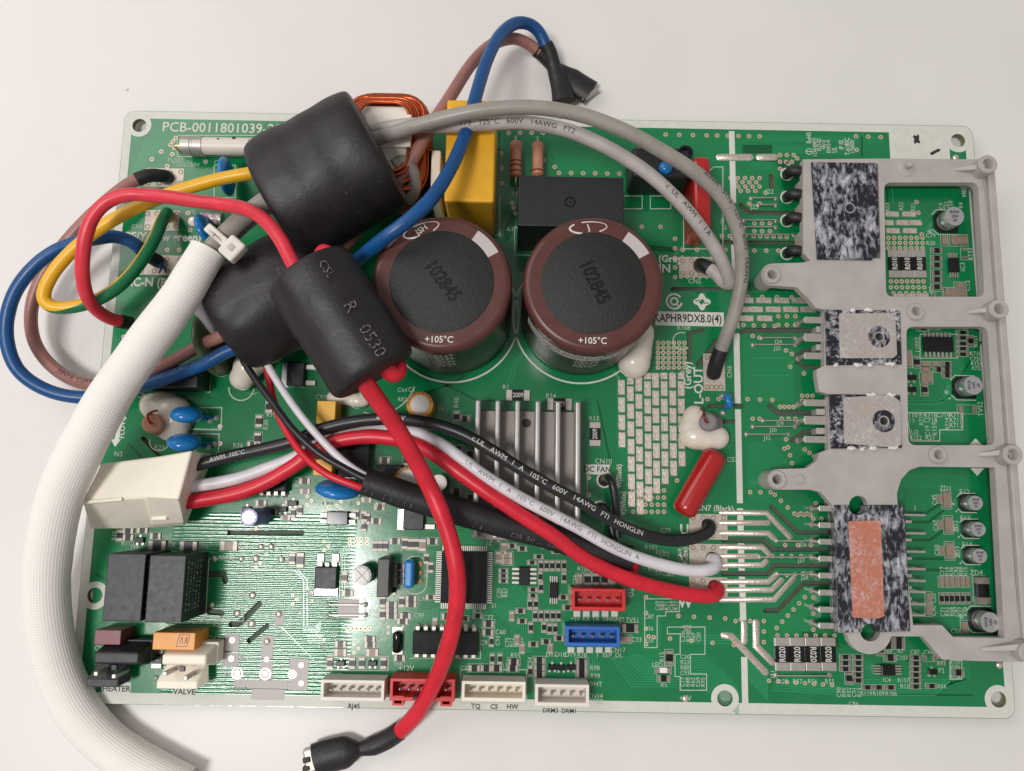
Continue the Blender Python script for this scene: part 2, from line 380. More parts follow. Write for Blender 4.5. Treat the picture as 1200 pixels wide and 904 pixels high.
# solder mask with the ribbed ground pour on the low voltage corner
def ribbed():
    nt = M['pcb'].node_tree; N = nt.nodes; b = N['Principled BSDF']; tc = N.new('ShaderNodeTexCoord')
    sp = N.new('ShaderNodeSeparateXYZ'); nt.links.new(tc.outputs['Object'], sp.inputs[0])
    wv = N.new('ShaderNodeTexWave'); wv.bands_direction = 'Y'; wv.inputs['Scale'].default_value = 3.2; wv.inputs['Distortion'].default_value = 1.0; wv.inputs['Detail'].default_value = 2; wv.inputs['Detail Scale'].default_value = 2
    nt.links.new(tc.outputs['Object'], wv.inputs['Vector'])
    def rng(sock, a, c):
        r = N.new('ShaderNodeMapRange'); r.inputs[1].default_value = a; r.inputs[2].default_value = c; nt.links.new(sock, r.inputs[0]); return r.outputs[0]
    m1 = N.new('ShaderNodeMath'); m1.operation = 'MULTIPLY'; nt.links.new(rng(sp.outputs[0], -10.3, -10.0), m1.inputs[0]); nt.links.new(rng(sp.outputs[0], -5.2, -5.6), m1.inputs[1])
    m2 = N.new('ShaderNodeMath'); m2.operation = 'MULTIPLY'; nt.links.new(rng(sp.outputs[1], -3.3, -3.6), m2.inputs[0]); nt.links.new(m1.outputs[0], m2.inputs[1])
    m3 = N.new('ShaderNodeMath'); m3.operation = 'MULTIPLY'; nt.links.new(m2.outputs[0], m3.inputs[0]); nt.links.new(wv.outputs[1], m3.inputs[1])
    nz = N.new('ShaderNodeTexNoise'); nz.inputs['Scale'].default_value = 3.5; nz.inputs['Detail'].default_value = 4; nt.links.new(tc.outputs['Object'], nz.inputs['Vector'])
    ad = N.new('ShaderNodeMath'); ad.operation = 'MULTIPLY_ADD'; nt.links.new(nz.outputs[0], ad.inputs[0]); ad.inputs[1].default_value = .25; nt.links.new(m3.outputs[0], ad.inputs[2])
    bp = N.new('ShaderNodeBump'); bp.inputs['Strength'].default_value = .28; bp.inputs['Distance'].default_value = .02
    nt.links.new(ad.outputs[0], bp.inputs['Height']); nt.links.new(bp.outputs[0], b.inputs['Normal'])
ribbed()
# yellow wire with a green stripe, braided sleeve: both follow the tube's own coordinates
def striped():
    m = wire('yellow_green', (226, 172, 30)); nt = m.node_tree; N = nt.nodes; b = N['Principled BSDF']
    uv = N.new('ShaderNodeUVMap'); sp = N.new('ShaderNodeSeparateXYZ'); nt.links.new(uv.outputs[0], sp.inputs[0])
    tw = N.new('ShaderNodeMapRange'); tw.inputs[1].default_value = 7.3; tw.inputs[2].default_value = 9.0; tw.inputs[3].default_value = .30; tw.inputs[4].default_value = .60; nt.links.new(sp.outputs[0], tw.inputs[0])
    a = N.new('ShaderNodeMath'); a.operation = 'SUBTRACT'; nt.links.new(sp.outputs[1], a.inputs[0]); nt.links.new(tw.outputs[0], a.inputs[1])
    fr = N.new('ShaderNodeMath'); fr.operation = 'FRACT'; nt.links.new(a.outputs[0], fr.inputs[0])
    lt = N.new('ShaderNodeMath'); lt.operation = 'LESS_THAN'; lt.inputs[1].default_value = .46; nt.links.new(fr.outputs[0], lt.inputs[0])
    mx = N.new('ShaderNodeMix'); mx.data_type = 'RGBA'; mx.inputs[6].default_value = lin((228, 174, 34))+(1,); mx.inputs[7].default_value = lin((24, 112, 66))+(1,)
    nt.links.new(lt.outputs[0], mx.inputs[0]); nt.links.new(mx.outputs[2], b.inputs['Base Color']); return m
M['w_yg'] = striped()
def braid():
    m = mat('braided_glass_sleeve', (216, 209, 198), .75); nt = m.node_tree; N = nt.nodes; b = N['Principled BSDF']
    uv = N.new('ShaderNodeUVMap'); mp = N.new('ShaderNodeMapping'); mp.inputs['Scale'].default_value = (1, 3.6, 1); nt.links.new(uv.outputs[0], mp.inputs[0])
    sp = N.new('ShaderNodeSeparateXYZ'); nt.links.new(mp.outputs[0], sp.inputs[0]); hs = []
    for sgn in (1, -1):
        k = N.new('ShaderNodeMath'); k.operation = 'MULTIPLY'; k.inputs[1].default_value = sgn; nt.links.new(sp.outputs[1], k.inputs[0])
        a = N.new('ShaderNodeMath'); a.operation = 'ADD'; nt.links.new(sp.outputs[0], a.inputs[0]); nt.links.new(k.outputs[0], a.inputs[1])
        c = N.new('ShaderNodeMath'); c.operation = 'MULTIPLY'; c.inputs[1].default_value = 2*math.pi*(24/3.6); nt.links.new(a.outputs[0], c.inputs[0])
        d = N.new('ShaderNodeMath'); d.operation = 'SINE'; nt.links.new(c.outputs[0], d.inputs[0]); hs.append(d)
    p = N.new('ShaderNodeMath'); p.operation = 'MULTIPLY'; nt.links.new(hs[0].outputs[0], p.inputs[0]); nt.links.new(hs[1].outputs[0], p.inputs[1])
    bp = N.new('ShaderNodeBump'); bp.inputs['Strength'].default_value = .2; bp.inputs['Distance'].default_value = .03; nt.links.new(p.outputs[0], bp.inputs['Height']); nt.links.new(bp.outputs[0], b.inputs['Normal'])
    r = N.new('ShaderNodeMapRange'); r.inputs[1].default_value = -1; r.inputs[3].default_value = .95; r.inputs[4].default_value = 1; nt.links.new(p.outputs[0], r.inputs[0])
    mx = N.new('ShaderNodeMix'); mx.data_type = 'RGBA'; mx.blend_type = 'MULTIPLY'; mx.inputs[0].default_value = 1; mx.inputs[6].default_value = lin((238, 234, 227))+(1,); nt.links.new(r.outputs[0], mx.inputs[7]); nt.links.new(mx.outputs[2], b.inputs['Base Color'])
    return m
M['braid'] = braid()
M['table'] = mat('white_lacquered_table', (221, 217, 214), .36, var=.025, vscale=.25, bump=.02, bscale=30, spots=((150, 142, 136), 1.3, .745))

# ------------------------------------------------------------------ the table
TZ = -0.36
g = G(); g.box(-60, -45, TZ-2.5, 60, 45, TZ)
g.build('table_top', M['table'], kind='structure', label='plain white lacquered table top under the circuit board', cat='table')

# ------------------------------------------------------------------ the circuit board
BW, BH, BT = 25.4, 16.92, 0.16
board = link('circuit_board', None, None, (0, 0, 0), label='green inverter circuit board crowded with components on the white table', cat='circuit board')
px1 = lambda x, y, z=0: cmpx(x, y, z)
HOLES = [(163.5, 147.3), (1122.5, 165), (1170, 820), (111.3, 698), (849.5, 818.8)]
SLOTS = [([(904,207),(904,219)],6), ([(868.5,241),(877,249.5),(938,250.5)],6), ([(846,284),(938,285)],5), ([(869,390),(875,387.5),(951,387.5)],6),
  ([(957,430.5),(942,430.5),(934,424),(934,417),(942,411),(953,411)],5), ([(902,476),(911,484),(957,484)],6), ([(958.5,506),(942,506),(928.5,516.5)],6),
  ([(904,594),(935,624),(977,624)],5.5), ([(848,633),(895,633),(905,643.7),(979,643.7)],6), ([(848,672.5),(900,672.5),(907.5,663),(979,663.5)],6),
  ([(897,715.5),(911.5,715.5),(942,683.5),(980,683.5)],6), ([(269,624.6),(354,624.6)],6), ([(271,732),(282,730),(304,708)],7), ([(292,751),(313,733.7)],6),
  ([(245,673),(262,673),(264,681)],7), ([(241,716),(260,719)],7), ([(808,422),(808,391),(824,387)],5), ([(819,427),(832.6,410),(838.7,400)],6),
  ([(831,476),(870,476)],5), ([(848.5,494),(862,494)],5), ([(788,339),(843,339)],5), ([(167.6,513.7),(187,534)],5)]
def wl(pts): return [P(a, b, 0) for a, b in pts]
hole_loops = [circ(P(*h), .205, 22) for h in HOLES]
slot_loops = [capsule(wl(p), wd*px1(*p[0])) for p, wd in SLOTS]
outline = rrect(-BW/2, -BH/2, BW/2, BH/2, .30)
g = plate(outline, hole_loops+slot_loops, -BT, 0)
for i, f in enumerate(g.f):                     # sawn edges show the fibreglass
    zs = [g.v[k][2] for k in f]
    if max(zs)-min(zs) > .01: g.mi[i] = 1
g.build('substrate', [M['pcb'], M['fr4']], board)
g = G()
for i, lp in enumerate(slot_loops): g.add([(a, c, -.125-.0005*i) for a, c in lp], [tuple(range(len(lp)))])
g.build('slot_shade_sheet', M['slot_shade'], board, kind='stuff')  # added dark sheets in the through slots, standing for the shadowed table below
# white printed border and hole rings
g = G(); b = .245
plate(rrect(-BW/2+.012, -BH/2+.012, BW/2-.012, BH/2-.012, .29), hole_loops+[[(-BW/2+b,-BH/2+b+.05),(BW/2-b,-BH/2+b+.05),(BW/2-b,BH/2-b),(-BW/2+b,BH/2-b)]], None, .004, g)
for k, h in enumerate(HOLES): g.ring(P(*h), .21, .375 if k != 0 else .36, .0075, 28)
x0, x1 = P(1042, 165).x, P(1112, 165).x
g.add([(x0, P(1042,188).y, .0055), (x1, P(1042,188).y, .0055), (x1, BH/2-b+.01, .0055), (x0, BH/2-b+.01, .0055)], [(0,1,2,3)])
g.build('printed_border', M['silk'], board)
g = G(); p = P(1074,163.5)
g.add([(p.x+r_*math.cos(a), p.y+r_*1.5*math.sin(a), .009) for a, r_ in [(i*.52, .07+.03*((i*7)%3)) for i in range(12)]], [tuple(range(12))])
q = capsule([P(1091.5,180.5), P(1096,178), P(1100,176.2)], .09); g.add([(a, c, .009) for a, c in q], [tuple(range(len(q)))])
g.build('ink_smudge', M['ink'], board, kind='stuff')
# white dividing line
g = G(); lp = [(857,152),(858.5,250),(862,370),(864.5,470),(867.5,585),(869.5,690),(872.5,829)]
segs = [((857.3,154),(858,181)),((858.2,189),(859.3,238)),((859.5,247),(860,282)),((860,287),(863,385)),((863,391),(864.5,473)),((864.7,480),(867,590)),((867,596),(867.2,599)),((867.4,603),(867.6,611)),((867.8,615),(868,622)),
  ((868.2,637),(868.2,640)),((868.3,644),(868.5,650)),((868.6,654),(868.8,661)),((869,666),(869,669)),((869.3,676),(869.4,680)),((869.6,684),(869.8,690)),((870,694),(870.2,701)),((870.3,706),(871,727)),((872,770),(873.3,829))]
for a, c in segs: g.strip([P(*a), P(*c)], 7*px1(865,500), .0065)
g.build('dividing_line', M['silk'], board, kind='stuff')

# copper areas that show through the mask
g = G(); gd = G(); gt = G()
def area_px(gg, pts, z): gg.add([(P(*p).x, P(*p).y, z) for p in pts], [tuple(range(len(pts)))] if True else [])
LITE = [[(171,163),(205,163),(160,205),(152,205)], [(875,158),(1035,160),(1036,168),(875,166)], [(876,170),(1000,172),(1000,182),(876,180)], [(640,160),(730,175),(730,205),(655,205)],
  [(870,398),(930,410),(930,470),(872,470)], [(876,520),(905,515),(935,560),(895,590),(878,560)], [(905,775),(975,802),(1000,812),(930,812)], [(735,705),(775,705),(775,800),(760,800),(735,775)],
  [(560,145),(590,145),(590,200),(585,230)], [(930,700),(955,690),(955,740),(912,740)], [(875,540),(900,540),(900,586),(876,586)], [(1050,555),(1145,556),(1150,575),(1055,572)],
  [(1070,425),(1060,520),(1150,470),(1150,515)][:0] or [(1068,480),(1120,482),(1125,515),(1070,500)], [(115,740),(150,712),(152,735),(118,760)], [(110,640),(126,655),(122,725),(108,735)],
  [(750,430),(722,440),(722,530),(735,545),(735,440)], [(135,330),(160,330),(150,400),(128,400)], [(600,465),(700,470),(705,500),(690,490),(600,478)], [(1030,620),(1070,620),(1070,640),(1030,640)][:0] or [(880,190),(905,190),(905,200),(880,200)]]
for i, q in enumerate(LITE): area_px(g, q, .0022+.00006*i)
g.build('copper_pour', M['pcb_lite'], board, kind='stuff')
DARK = [[(870,170),(905,170),(905,180),(870,180)], [(875,188),(940,188),(940,228),(920,228),(910,190)], [(870,285),(940,287),(940,292),(870,290)], [(870,330),(940,336),(940,342),(870,340)],
  [(590,270),(604,240),(604,270),(592,285)], [(736,285),(790,290),(790,296),(736,292)], [(1062,770),(1110,773),(1110,776),(1062,776)], [(940,740),(980,745),(985,760),(940,746)], [(1000,812),(1140,814),(1140,816),(1000,815)]]
for i, q in enumerate(DARK): area_px(gd, q, .0034+.00005*i)
for pts, wd in [([(1062,602),(1085,602),(1105,588)],3),([(1062,612),(1088,612),(1106,598)],3),([(1064,633),(1090,633),(1108,620)],3),([(1066,655),(1108,655)],3),([(1066,668),(1110,668)],3),([(1010,160),(1010,184)],2),([(1040,222),(1040,236)],2),([(1150,400),(1110,470),(1040,470)],2),
   ([(480,430),(560,470),(600,470)],2),([(700,470),(715,540)],2),([(150,520),(190,560)],2),([(470,470),(530,450),(545,440)],3),([(112,672),(140,690)],2)]:
    gd.strip(wl(pts), wd*px1(*pts[0]), .0041)
gd.build('bare_board_gap', M['pcb_dark'], board, kind='stuff')
def bundle(pts, n, pitch, dx=None, wd=1.0):
    for k in range(n):
        q = []
        for i, p in enumerate(pts):
            ox, oy = (dx[i] if dx else (0, 1)); q.append((p[0]+ox*pitch*k, p[1]+oy*pitch*k))
        gt.strip(wl(q), wd*px1(*p), .0048)
bundle([(715,770),(740,805),(795,805)], 11, 3.0, [(1,-.1),(.9,-1),(0,-1)])
bundle([(795,771),(828,771),(866,806)], 12, 2.9, [(0,1),(-.3,1),(0,1)])
bundle([(800,745),(868,745)], 4, 3)
bundle([(876,770),(900,795),(905,800),(1000,800)][:2], 11, 2.6, [(0,1),(0,1)])
bundle([(905,800),(995,806)], 4, 3)
bundle([(1000,815),(1095,815),(1115,800),(1117,765)], 8, 2.6, [(0,-1),(0,-1),(1.1,-.2),(1.1,0)])
bundle([(700,790),(700,760),(712,740)], 4, 3.0, [(-1,0),(-1,0),(-1,0)])
bundle([(575,712),(600,735),(600,765)], 9, 2.7, [(1,-.4),(1,-.3),(1,0)])
bundle([(500,645),(488,660),(488,690)], 5, 2.6, [(1,0),(1,0),(1,0)])
bundle([(515,625),(560,628),(580,640)], 5, 2.4, [(0,1),(0,1),(-.4,1)])
bundle([(470,716),(505,716),(515,712)], 5, 2.6)
bundle([(355,735),(370,735),(376,728)], 4, 3); bundle([(330,735),(372,778)], 1, 3); bundle([(345,668),(356,680),(356,735)], 2, 4, [(1,0)]*3)
bundle([(1085,340),(1110,345),(1115,350)][:2], 2, 3); bundle([(1140,700),(1120,700)], 2, 4)
bundle([(470,690),(505,690)], 4, 2.6); bundle([(580,650),(605,660)], 3, 2.6); bundle([(640,712),(640,745)], 4, 2.4, [(1,0),(1,0)])
bundle([(1000,770),(1028,780)], 4, 3); bundle([(1110,470),(1150,440)], 1, 3); bundle([(1062,470),(1100,470),(1110,462),(1110,430)], 2, 4, [(0,1),(0,1),(1,1),(1,0)])
bundle([(545,270),(590,270)], 1, 3); bundle([(595,450),(600,430),(612,412)], 2, 4, [(1,0)]*3); bundle([(598,240),(622,220)], 3, 4)
bundle([(250,560),(290,575)], 3, 4); bundle([(880,420),(925,420)], 2, 20); bundle([(1045,200),(1046,240)], 1, 3)
bundle([(590,690),(604,706),(604,730)], 8, 2.5, [(1,-.3),(1,-.2),(1,0)], .9); bundle([(405,640),(395,652),(395,700)], 4, 3, [(1,0)]*3, .9); bundle([(430,690),(445,690),(452,682)], 4, 3, wd=.9); bundle([(500,612),(560,616),(590,626)], 5, 2.6, wd=.9)
bundle([(560,770),(590,760),(615,760)], 4, 2.6, wd=.9); bundle([(655,690),(662,715),(662,722)], 3, 2.4, [(-1,0)]*3, .9); bundle([(400,730),(425,742),(445,742)], 4, 3, wd=.9); bundle([(360,745),(380,745)], 3, 3, wd=.9)
gt.build('circuit_trace', M['trace'], board, kind='stuff')

# vias
gv = G()
VIAS = []
def via(x, y, r=2.7):
    if any(abs(x-a)+abs(y-b_) < 5 for a, b_ in VIAS): return
    VIAS.append((x, y))
    k = px1(x, y); p = P(x, y); gv.ring(p, r*.42*k, r*k, .006, 8); gv.disc(p, r*.42*k, .005, 6, 1)
def vline(x0, y0, x1, y1, n, r=2.7):
    for i in range(n): t = i/max(1, n-1); via(x0+(x1-x0)*t, y0+(y1-y0)*t, r)
def vgrid(x0, y0, x1, y1, nx, ny, r=2.7, stag=False):
    for j in range(ny):
        for i in range(nx): via(x0+(x1-x0)*(i+(.5 if stag and j % 2 else 0))/max(1,nx-1), y0+(y1-y0)*j/max(1,ny-1), r)
vline(828,159,890,160,6); vline(596,156,650,156,5); vline(780,158,828,159,4); vline(655,203,740,204,7); vline(637,188,650,196,2); vline(587,180,588,215,3); vline(600,238,604,250,3); vline(752,266,774,266,2); vline(791,280,791,325,5); vline(800,293,850,293,4)
vgrid(914,182,930,182,3,1); vgrid(914,190,928,190,3,1); vline(914,198,934,186,3)
vgrid(856,209,890,209,5,1); vgrid(862,214,886,214,4,1); vgrid(865,219,890,219,4,1); vgrid(868,224,885,224,3,1); vline(893,218,897,226,2); vline(878,239,890,239,2); vline(884,262,902,262,3); vline(884,271,902,271,3); vline(883,277,922,278,6); vline(846,277,855,277,2); vline(870,294,912,294,4); vline(1003,160,1032,161,3); via(1004,176)
vgrid(1041,279,1081,291,7,3); vgrid(1044,330,1082,330,7,1); vgrid(1044,337,1083,337,7,1); vgrid(1047,344,1084,344,6,1); vline(1074,237,1080,275,4)
vline(876,348,945,349,5); vgrid(912,381,932,371,3,2); vline(871,381,920,383,5); vline(882,394,890,396,2); vline(921,411,928,415,2); vline(926,430,942,438,2); vline(876,468,905,469,3); vline(914,477,930,477,4); vgrid(940,464,952,470,3,2); vline(882,491,890,491,2); vline(916,491,932,491,3)
vline(921,515,928,543,4); vline(919,526,929,543,3); vline(943,527,954,535,3); vline(879,577,891,577,2); vline(903,577,908,580,2); vline(915,587,923,595,2); vgrid(931,602,946,607,3,4,stag=True); vline(953,608,972,608,3); vline(956,590,968,590,2)
vline(920,639,950,639,3); vline(905,652,950,652,5); vline(922,674,950,672,4)
vline(943,700,910,736,6); vline(953,691,953,738,6); vline(911,745,978,745,7); vline(895,728,895,765,4); vline(901,798,975,803,8); vline(862,728,896,728,3)
vgrid(771,402,802,431,6,6); vgrid(742,575,778,600,6,4); vline(738,445,800,437,6); vline(829,468,842,468,2); vline(875,468,904,468,3); vline(790,545,800,600,4)
vgrid(798,303,833,303,5,1,2.2); vgrid(798,325,828,325,5,1,2.2)
vline(757,700,757,755,4); vline(795,722,868,726,5); vline(760,746,860,756,5); vline(760,755,766,747,2)
via(178,187); via(189,178); via(202,181); vline(200,170,206,162,3); vline(199,173,210,174,3); via(241,190); via(196,195); vline(220,250,223,270,2); vline(196,293,210,293,2)
for x, y, n in [(300,610,3),(380,590,4),(395,583,4),(420,580,3),(300,655,3),(343,698,3),(360,690,4),(375,745,2),(415,755,3),(380,635,3),(360,582,3)]:
    for i in range(n): via(x+5*(i%2), y+5*i, 2.0)
vgrid(410,632,430,637,4,2,2.4); vgrid(408,737,433,737,6,1,2.6); vline(118,770,118,800,2); vgrid(455,735,472,742,3,2,1.8)
vline(135,345,150,420,4); vline(258,500,258,520,2); vline(690,560,690,600,3)
gv.build('via_field', [M['via'], M['viahole']], board, kind='stuff')

# tinned pads (brick pattern)
def padmesh(wd, ht, z=.035):
    gg = G(); b = .90; gg.loft([(-wd/2,-ht/2,.002),(wd/2,-ht/2,.002),(wd/2,ht/2,.002),(-wd/2,ht/2,.002)], [(-wd/2*b,-ht/2*.9,z),(wd/2*b,-ht/2*.9,z),(wd/2*b,ht/2*.9,z),(-wd/2*b,ht/2*.9,z)])
    return gg.mesh('solder_pad', M['tin'])
k = px1(760, 500)
pv = padmesh(8.4*k, 18.6*k); pvs = padmesh(8.4*k, 8.4*k)
cols = [728, 738.5, 748.3, 758.5, 768, 778, 788, 798]; y0s = [445, 443, 441, 437, 437, 437, 437, 437]; yend = [530, 603, 614, 590, 585, 582, 572, 556]
for i, cx in enumerate(cols):
    y = y0s[i]
    if i % 2 == 0 and i: y += 0
    first = (i % 2 == 1)
    if first:
        link('solder_pad', pvs, board, P(cx, y+4)); y += 9.6
    while y+17 < yend[i]:
        link('solder_pad', pv, board, P(cx+(y-445)*.012, y+9)); y += 20.6
ph = padmesh(18.5*px1(900,360), 7.2*px1(900,360))
for ry, xs in ((352.5,(874,895,916,937)), (363,(867,885,906,926.5,947)), (373.5,(874,896))):
    for x in xs: link('solder_pad', ph, board, P(x, ry))
ph2 = padmesh(16.5*px1(1050,260), 6.6*px1(1050,260))
for ry, xs in ((251.5,(1045,1065)), (261.5,(1039,1058,1071)), (271,(1046,1066)), (348,(1054,1067,1080))):
    for x in xs: link('solder_pad', ph2, board, P(x, ry))
for pts, wd in [([(845,601),(898,601),(926,630)],6.5), ([(845,613),(900,613)],6.5), ([(845,625),(900,625),(907,631)],6.5), ([(845,641.5),(893,641.5),(901,649)],6.5), ([(845,652),(888,652)],6.5), ([(845,662.5),(893,662.5),(898,658)],6.5),
   ([(845,682),(900,682),(911,673)],6.5), ([(845,691.5),(904,691.5),(916,680)],6.5), ([(845,703),(907,703),(930,678)],6.5), ([(848,745),(857,746),(873,763),(897,788)],8), ([(872,731),(872,752)],8), ([(886,730),(886,757),(905,776)],8.5), ([(843,184.5),(879,184.5)],8), ([(890,184.5),(908,184.5)],8)]:
    gg = G(); gg.track(wl(pts), wd*px1(*pts[0]), .003, .035); gg.build('tinned_track', M['tin'], board, smooth=60)
# tinned terminal plates with their solder holes
def term(x0, y0, x1, y1, holes=6):
    gg = G(); a = P(x0, y1); c = P(x1, y0); gg.box(a.x, a.y, .002, c.x, c.y, .009); o = gg.build('terminal_pad', M['pad'], board)
    gr = G(); rr = random.Random(int(x0+y0)); kk = px1(x0, y0)
    for i in range(holes):
        x = x0+4+(x1-x0-8)*(i % 4)/3; y = y0+4 if (i//4) % 2 == 0 else y1-4; gr.ring(P(x, y), 2.0*kk, 3.0*kk, .012, 10)
    gr.build('rivet_ring', M['fr4'], o, kind='stuff'); return o
for q in [(170,198,216,219),(169,247,211,270),(162,300,215,322),(796,302,835,325),(824.6,415,849,458),(808,603,852,632),(808,638,852,668),(808,677,852,704)]: term(*q, holes=8)
for x0_, y0_, x1_, y1_ in ((263,743,281,763),(261,765,280,781),(306,745,321,772),(304,774.5,320,797),(322,716,333,733),(338,772,362,809),(274,797,337.5,807),(294,807.5,334,820)):
    gg = G(); a = P(x0_, y1_); c = P(x1_, y0_); gg.box(a.x, a.y, .002, c.x, c.y, .008); gg.build('terminal_pad', M['greylab'], board)
for x, y, r_ in ((272,750.5,.08),(271,772,.08),(313.5,752,.08),(312.5,773,.07),(326,720,.07),(353,779.5,.07),(353,801,.07),(278,789,.16),(311,790,.16),(342.5,790.5,.12)):
    gr = G(); gr.ring(P(x, y), r_*.72, r_, .011, 18); gr.disc(P(x, y), r_*.5, .010, 12); gr.build('rivet_ring', M['tin'], board, kind='stuff')
gr = G()
for x, y in ((278,696),(287,695.5),(276,707.5),(289,712),(284,750),(283,772),(266,792),(322,734),(328,744),(340,775),(360,693),(364,697),(360,700),(363,704),(377,758),(380,761),(382,772),(394,742),(170,640),(300,570),(296,560),(369,571),(370,576),(379,590),(384,590),(389,590),(412,591),(413,577),(454,602),(454,608),(450,606)):
    gr.disc(P(x, y), .045, .0065, 8)
gr.build('drilled_hole', M['stamp'], board, kind='stuff')
# bare copper jumpers
JUMP = [(881,910,232),(889,910,240),(872.5,910,258),(873.6,910,266),(875.7,931,275),(893,933,396),(883,933,404),(895,936,493),(883,933,500),(875.5,925,509),(911,952,634),(891,952,653),(912,955,673),(910,973.5,792),(386,428,709),(386,428,721)]
for x0, x1, y in JUMP:
    gg = G(); a = P(x0, y, .07); c = P(x1, y, .07); gg.tube([Vector((a.x,a.y,0)), a, c, Vector((c.x,c.y,0))], .022, 6)
    for q in (a, c): gg.lathe((q.x,q.y,0), [(.075,0),(.06,.03),(.02,.05)], 8)
    gg.build('jumper_wire', M['steel'], board, smooth=50)

# ------------------------------------------------------------------ chip parts
CH = {}
def chip(x, y, o='h', kind='r', ln=11.5, wd=6.2, h=.05):
    k = px1(x, y); key = (o, kind, ln, wd)
    if key not in CH:
        L, W = ln*k, wd*k
        if o == 'v': bx = lambda g, a, b, c, d, z0, z1: g.box(b, a, z0, d, c, z1)
        else: bx = lambda g, a, b, c, d, z0, z1: g.box(a, b, z0, c, d, z1)
        g1 = G(); e = L*.24
        bx(g1, -L/2+e, -W/2, L/2-e, W/2, .004, h)
        g2 = G(); bx(g2, -L/2, -W/2*1.02, -L/2+e, W/2*1.02, .002, h*1.06); g3 = G(); bx(g3, L/2-e, -W/2*1.02, L/2, W/2*1.02, .002, h*1.06)
        bm = {'r': M['chipblk'], 'c': M['chiptan'], 'd': M['chipblk'], 'p': M['pcb'], 'l': M['led']}[kind]
        g4 = G(); d = .014
        if wd >= 6: d = .03
        for s in (-1, 1):
            bx(g4, -L/2-d, s*(W/2+d)-.005, L/2+d, s*(W/2+d)+.005, .004, .008); bx(g4, s*(L/2+d)-.005, -W/2-d, s*(L/2+d)+.005, W/2+d, .0045, .0085)
        CH[key] = (g1.mesh('chip', bm), g2.mesh('terminal', M['chipend']), g3.mesh('terminal', M['chipend']), g4.mesh('outline', M['silk_thin']))
    a, b, c, d = CH[key]; p = P(x, y)
    nm = {'r': 'chip_resistor', 'c': 'chip_capacitor', 'd': 'chip_diode', 'p': 'empty_chip_place', 'l': 'chip_led'}[kind]
    q = link(nm, a, board, p); link('terminal', b, q, p); link('terminal', c, q, p)
    link('printed_outline', d, q, p)
    return q
def many(pts, o='h', kind='r', **kw):
    for x, y in pts: chip(x, y, o, kind, **kw)
many([(1106.5,282),(1117,282),(1123.6,282),(1129.7,282)], 'v', 'c'); many([(1097,294),(1097,303),(1097,311),(1097,320),(1097,328),(1097,336.5)], 'h', 'r', ln=12, wd=5.5)
chip(1130,298,'v','p'); chip(1125,335,'h','c'); many([(1110,344),(1116,344),(1122.4,344),(1128.5,344)],'v','c'); chip(1099,346,'h','p',ln=12)
many([(1127.3,390),(1127.3,396.4),(1127.3,403),(1127.3,409),(1127.3,415.5)],'h','r',ln=13,wd=4); chip(1081,384,'h'); chip(1136.8,400,'v'); chip(1064,421,'v','c',ln=18,wd=7); chip(1074,424.7,'v')
many([(1084,427),(1096,427),(1084,433.5)],'h','c',ln=10,wd=5.4); many([(1109,427),(1109,433.5),(1109,440),(1099,433.5)],'h','r',ln=10,wd=5.4); many([(1082,444),(1088.6,443)],'v','c'); chip(1083,457,'v')
chip(1133,480,'h','p',ln=20,wd=8); 
for x, y in ((1109,586),(1111,615.5),(1112.6,645.8)): chip(x,y,'v','c',ln=19,wd=9)
many([(1101,585),(1102.2,615),(1103.6,645.4)],'v','c',ln=9,wd=5)
many([(1102,682),(1108,682),(1114.5,682),(1120.4,682),(1126.7,682),(1132.8,682)],'v','c',ln=12,wd=4.2); many([(1103,701.4),(1109,701.4),(1115,701.4),(1121,701.4),(1127.3,701.4),(1134,701.4)],'v','r',ln=12,wd=4.2)
many([(1088,701),(1088,715)],'v','c',ln=12); chip(1130,735,'v','c'); chip(1148,691.5,'v','d',ln=30,wd=13,h=.2)
many([(1040,750),(1052.5,750),(1040,756.8),(1052.5,756.8),(1042.6,770.7)],'h','r'); chip(1031,761,'v')
many([(1072.5,770.7),(1072.5,777.5),(1072.5,784.2),(1072.5,791),(1072.5,797.8),(1072.5,804.6),(1091,804),(1015.8,805.6),(1029,805.6),(1043,805.6),(990,770),(990,777),(990,784),(1005,770),(1005,777),(1005,784),(1005,790.7),(1005,797.6)],'h','r',ln=12,wd=4.6); many([(1088,770.7),(1101,770.7)],'h','p'); chip(994.5,794.5,'v'); chip(1122,788,'h')
many([(679,679),(716.5,679)],'v','c',ln=12); many([(688.5,679),(698,679),(708,679)],'v','r',ln=14,wd=7.5); chip(737.6,735.7,'h','d',ln=19,wd=9,h=.12); chip(733,749,'h','c'); chip(784,770.6,'v','r',ln=16,wd=8); chip(777,785.3,'h','l',ln=17,wd=6); chip(777.5,794.7,'h','r',ln=13,wd=7)
many([(681.6,775.6),(681.6,782.8),(681.6,790),(632,774),(632,782),(632,790),(602,775.5),(600.7,783),(556,783),(570,783),(582,783),(572.5,731),(572,741)],'h','r')
chip(584.4,653,'v','c'); many([(594,650.5),(594,658)],'h','c'); chip(590.5,643,'v','c'); many([(590,669),(590,674.8),(590,680.7),(631.4,652.5),(623.6,659.4),(624.5,691),(624.5,698)],'h','r',ln=10.5,wd=4.2)
many([(634,663),(640.5,663),(647,663),(654,663),(661,663),(633.3,676),(661,677),(634,688.4),(621,708),(628,708),(627,721.6),(634,721.6),(641,721.6),(648,721.6),(654.5,721.6),(622,735.4),(637.5,735),(644,737),(650.5,737),(576,751.5),(577,772),(586,772),(621.4,786.6)],'v','r',ln=11.5,wd=4.6)
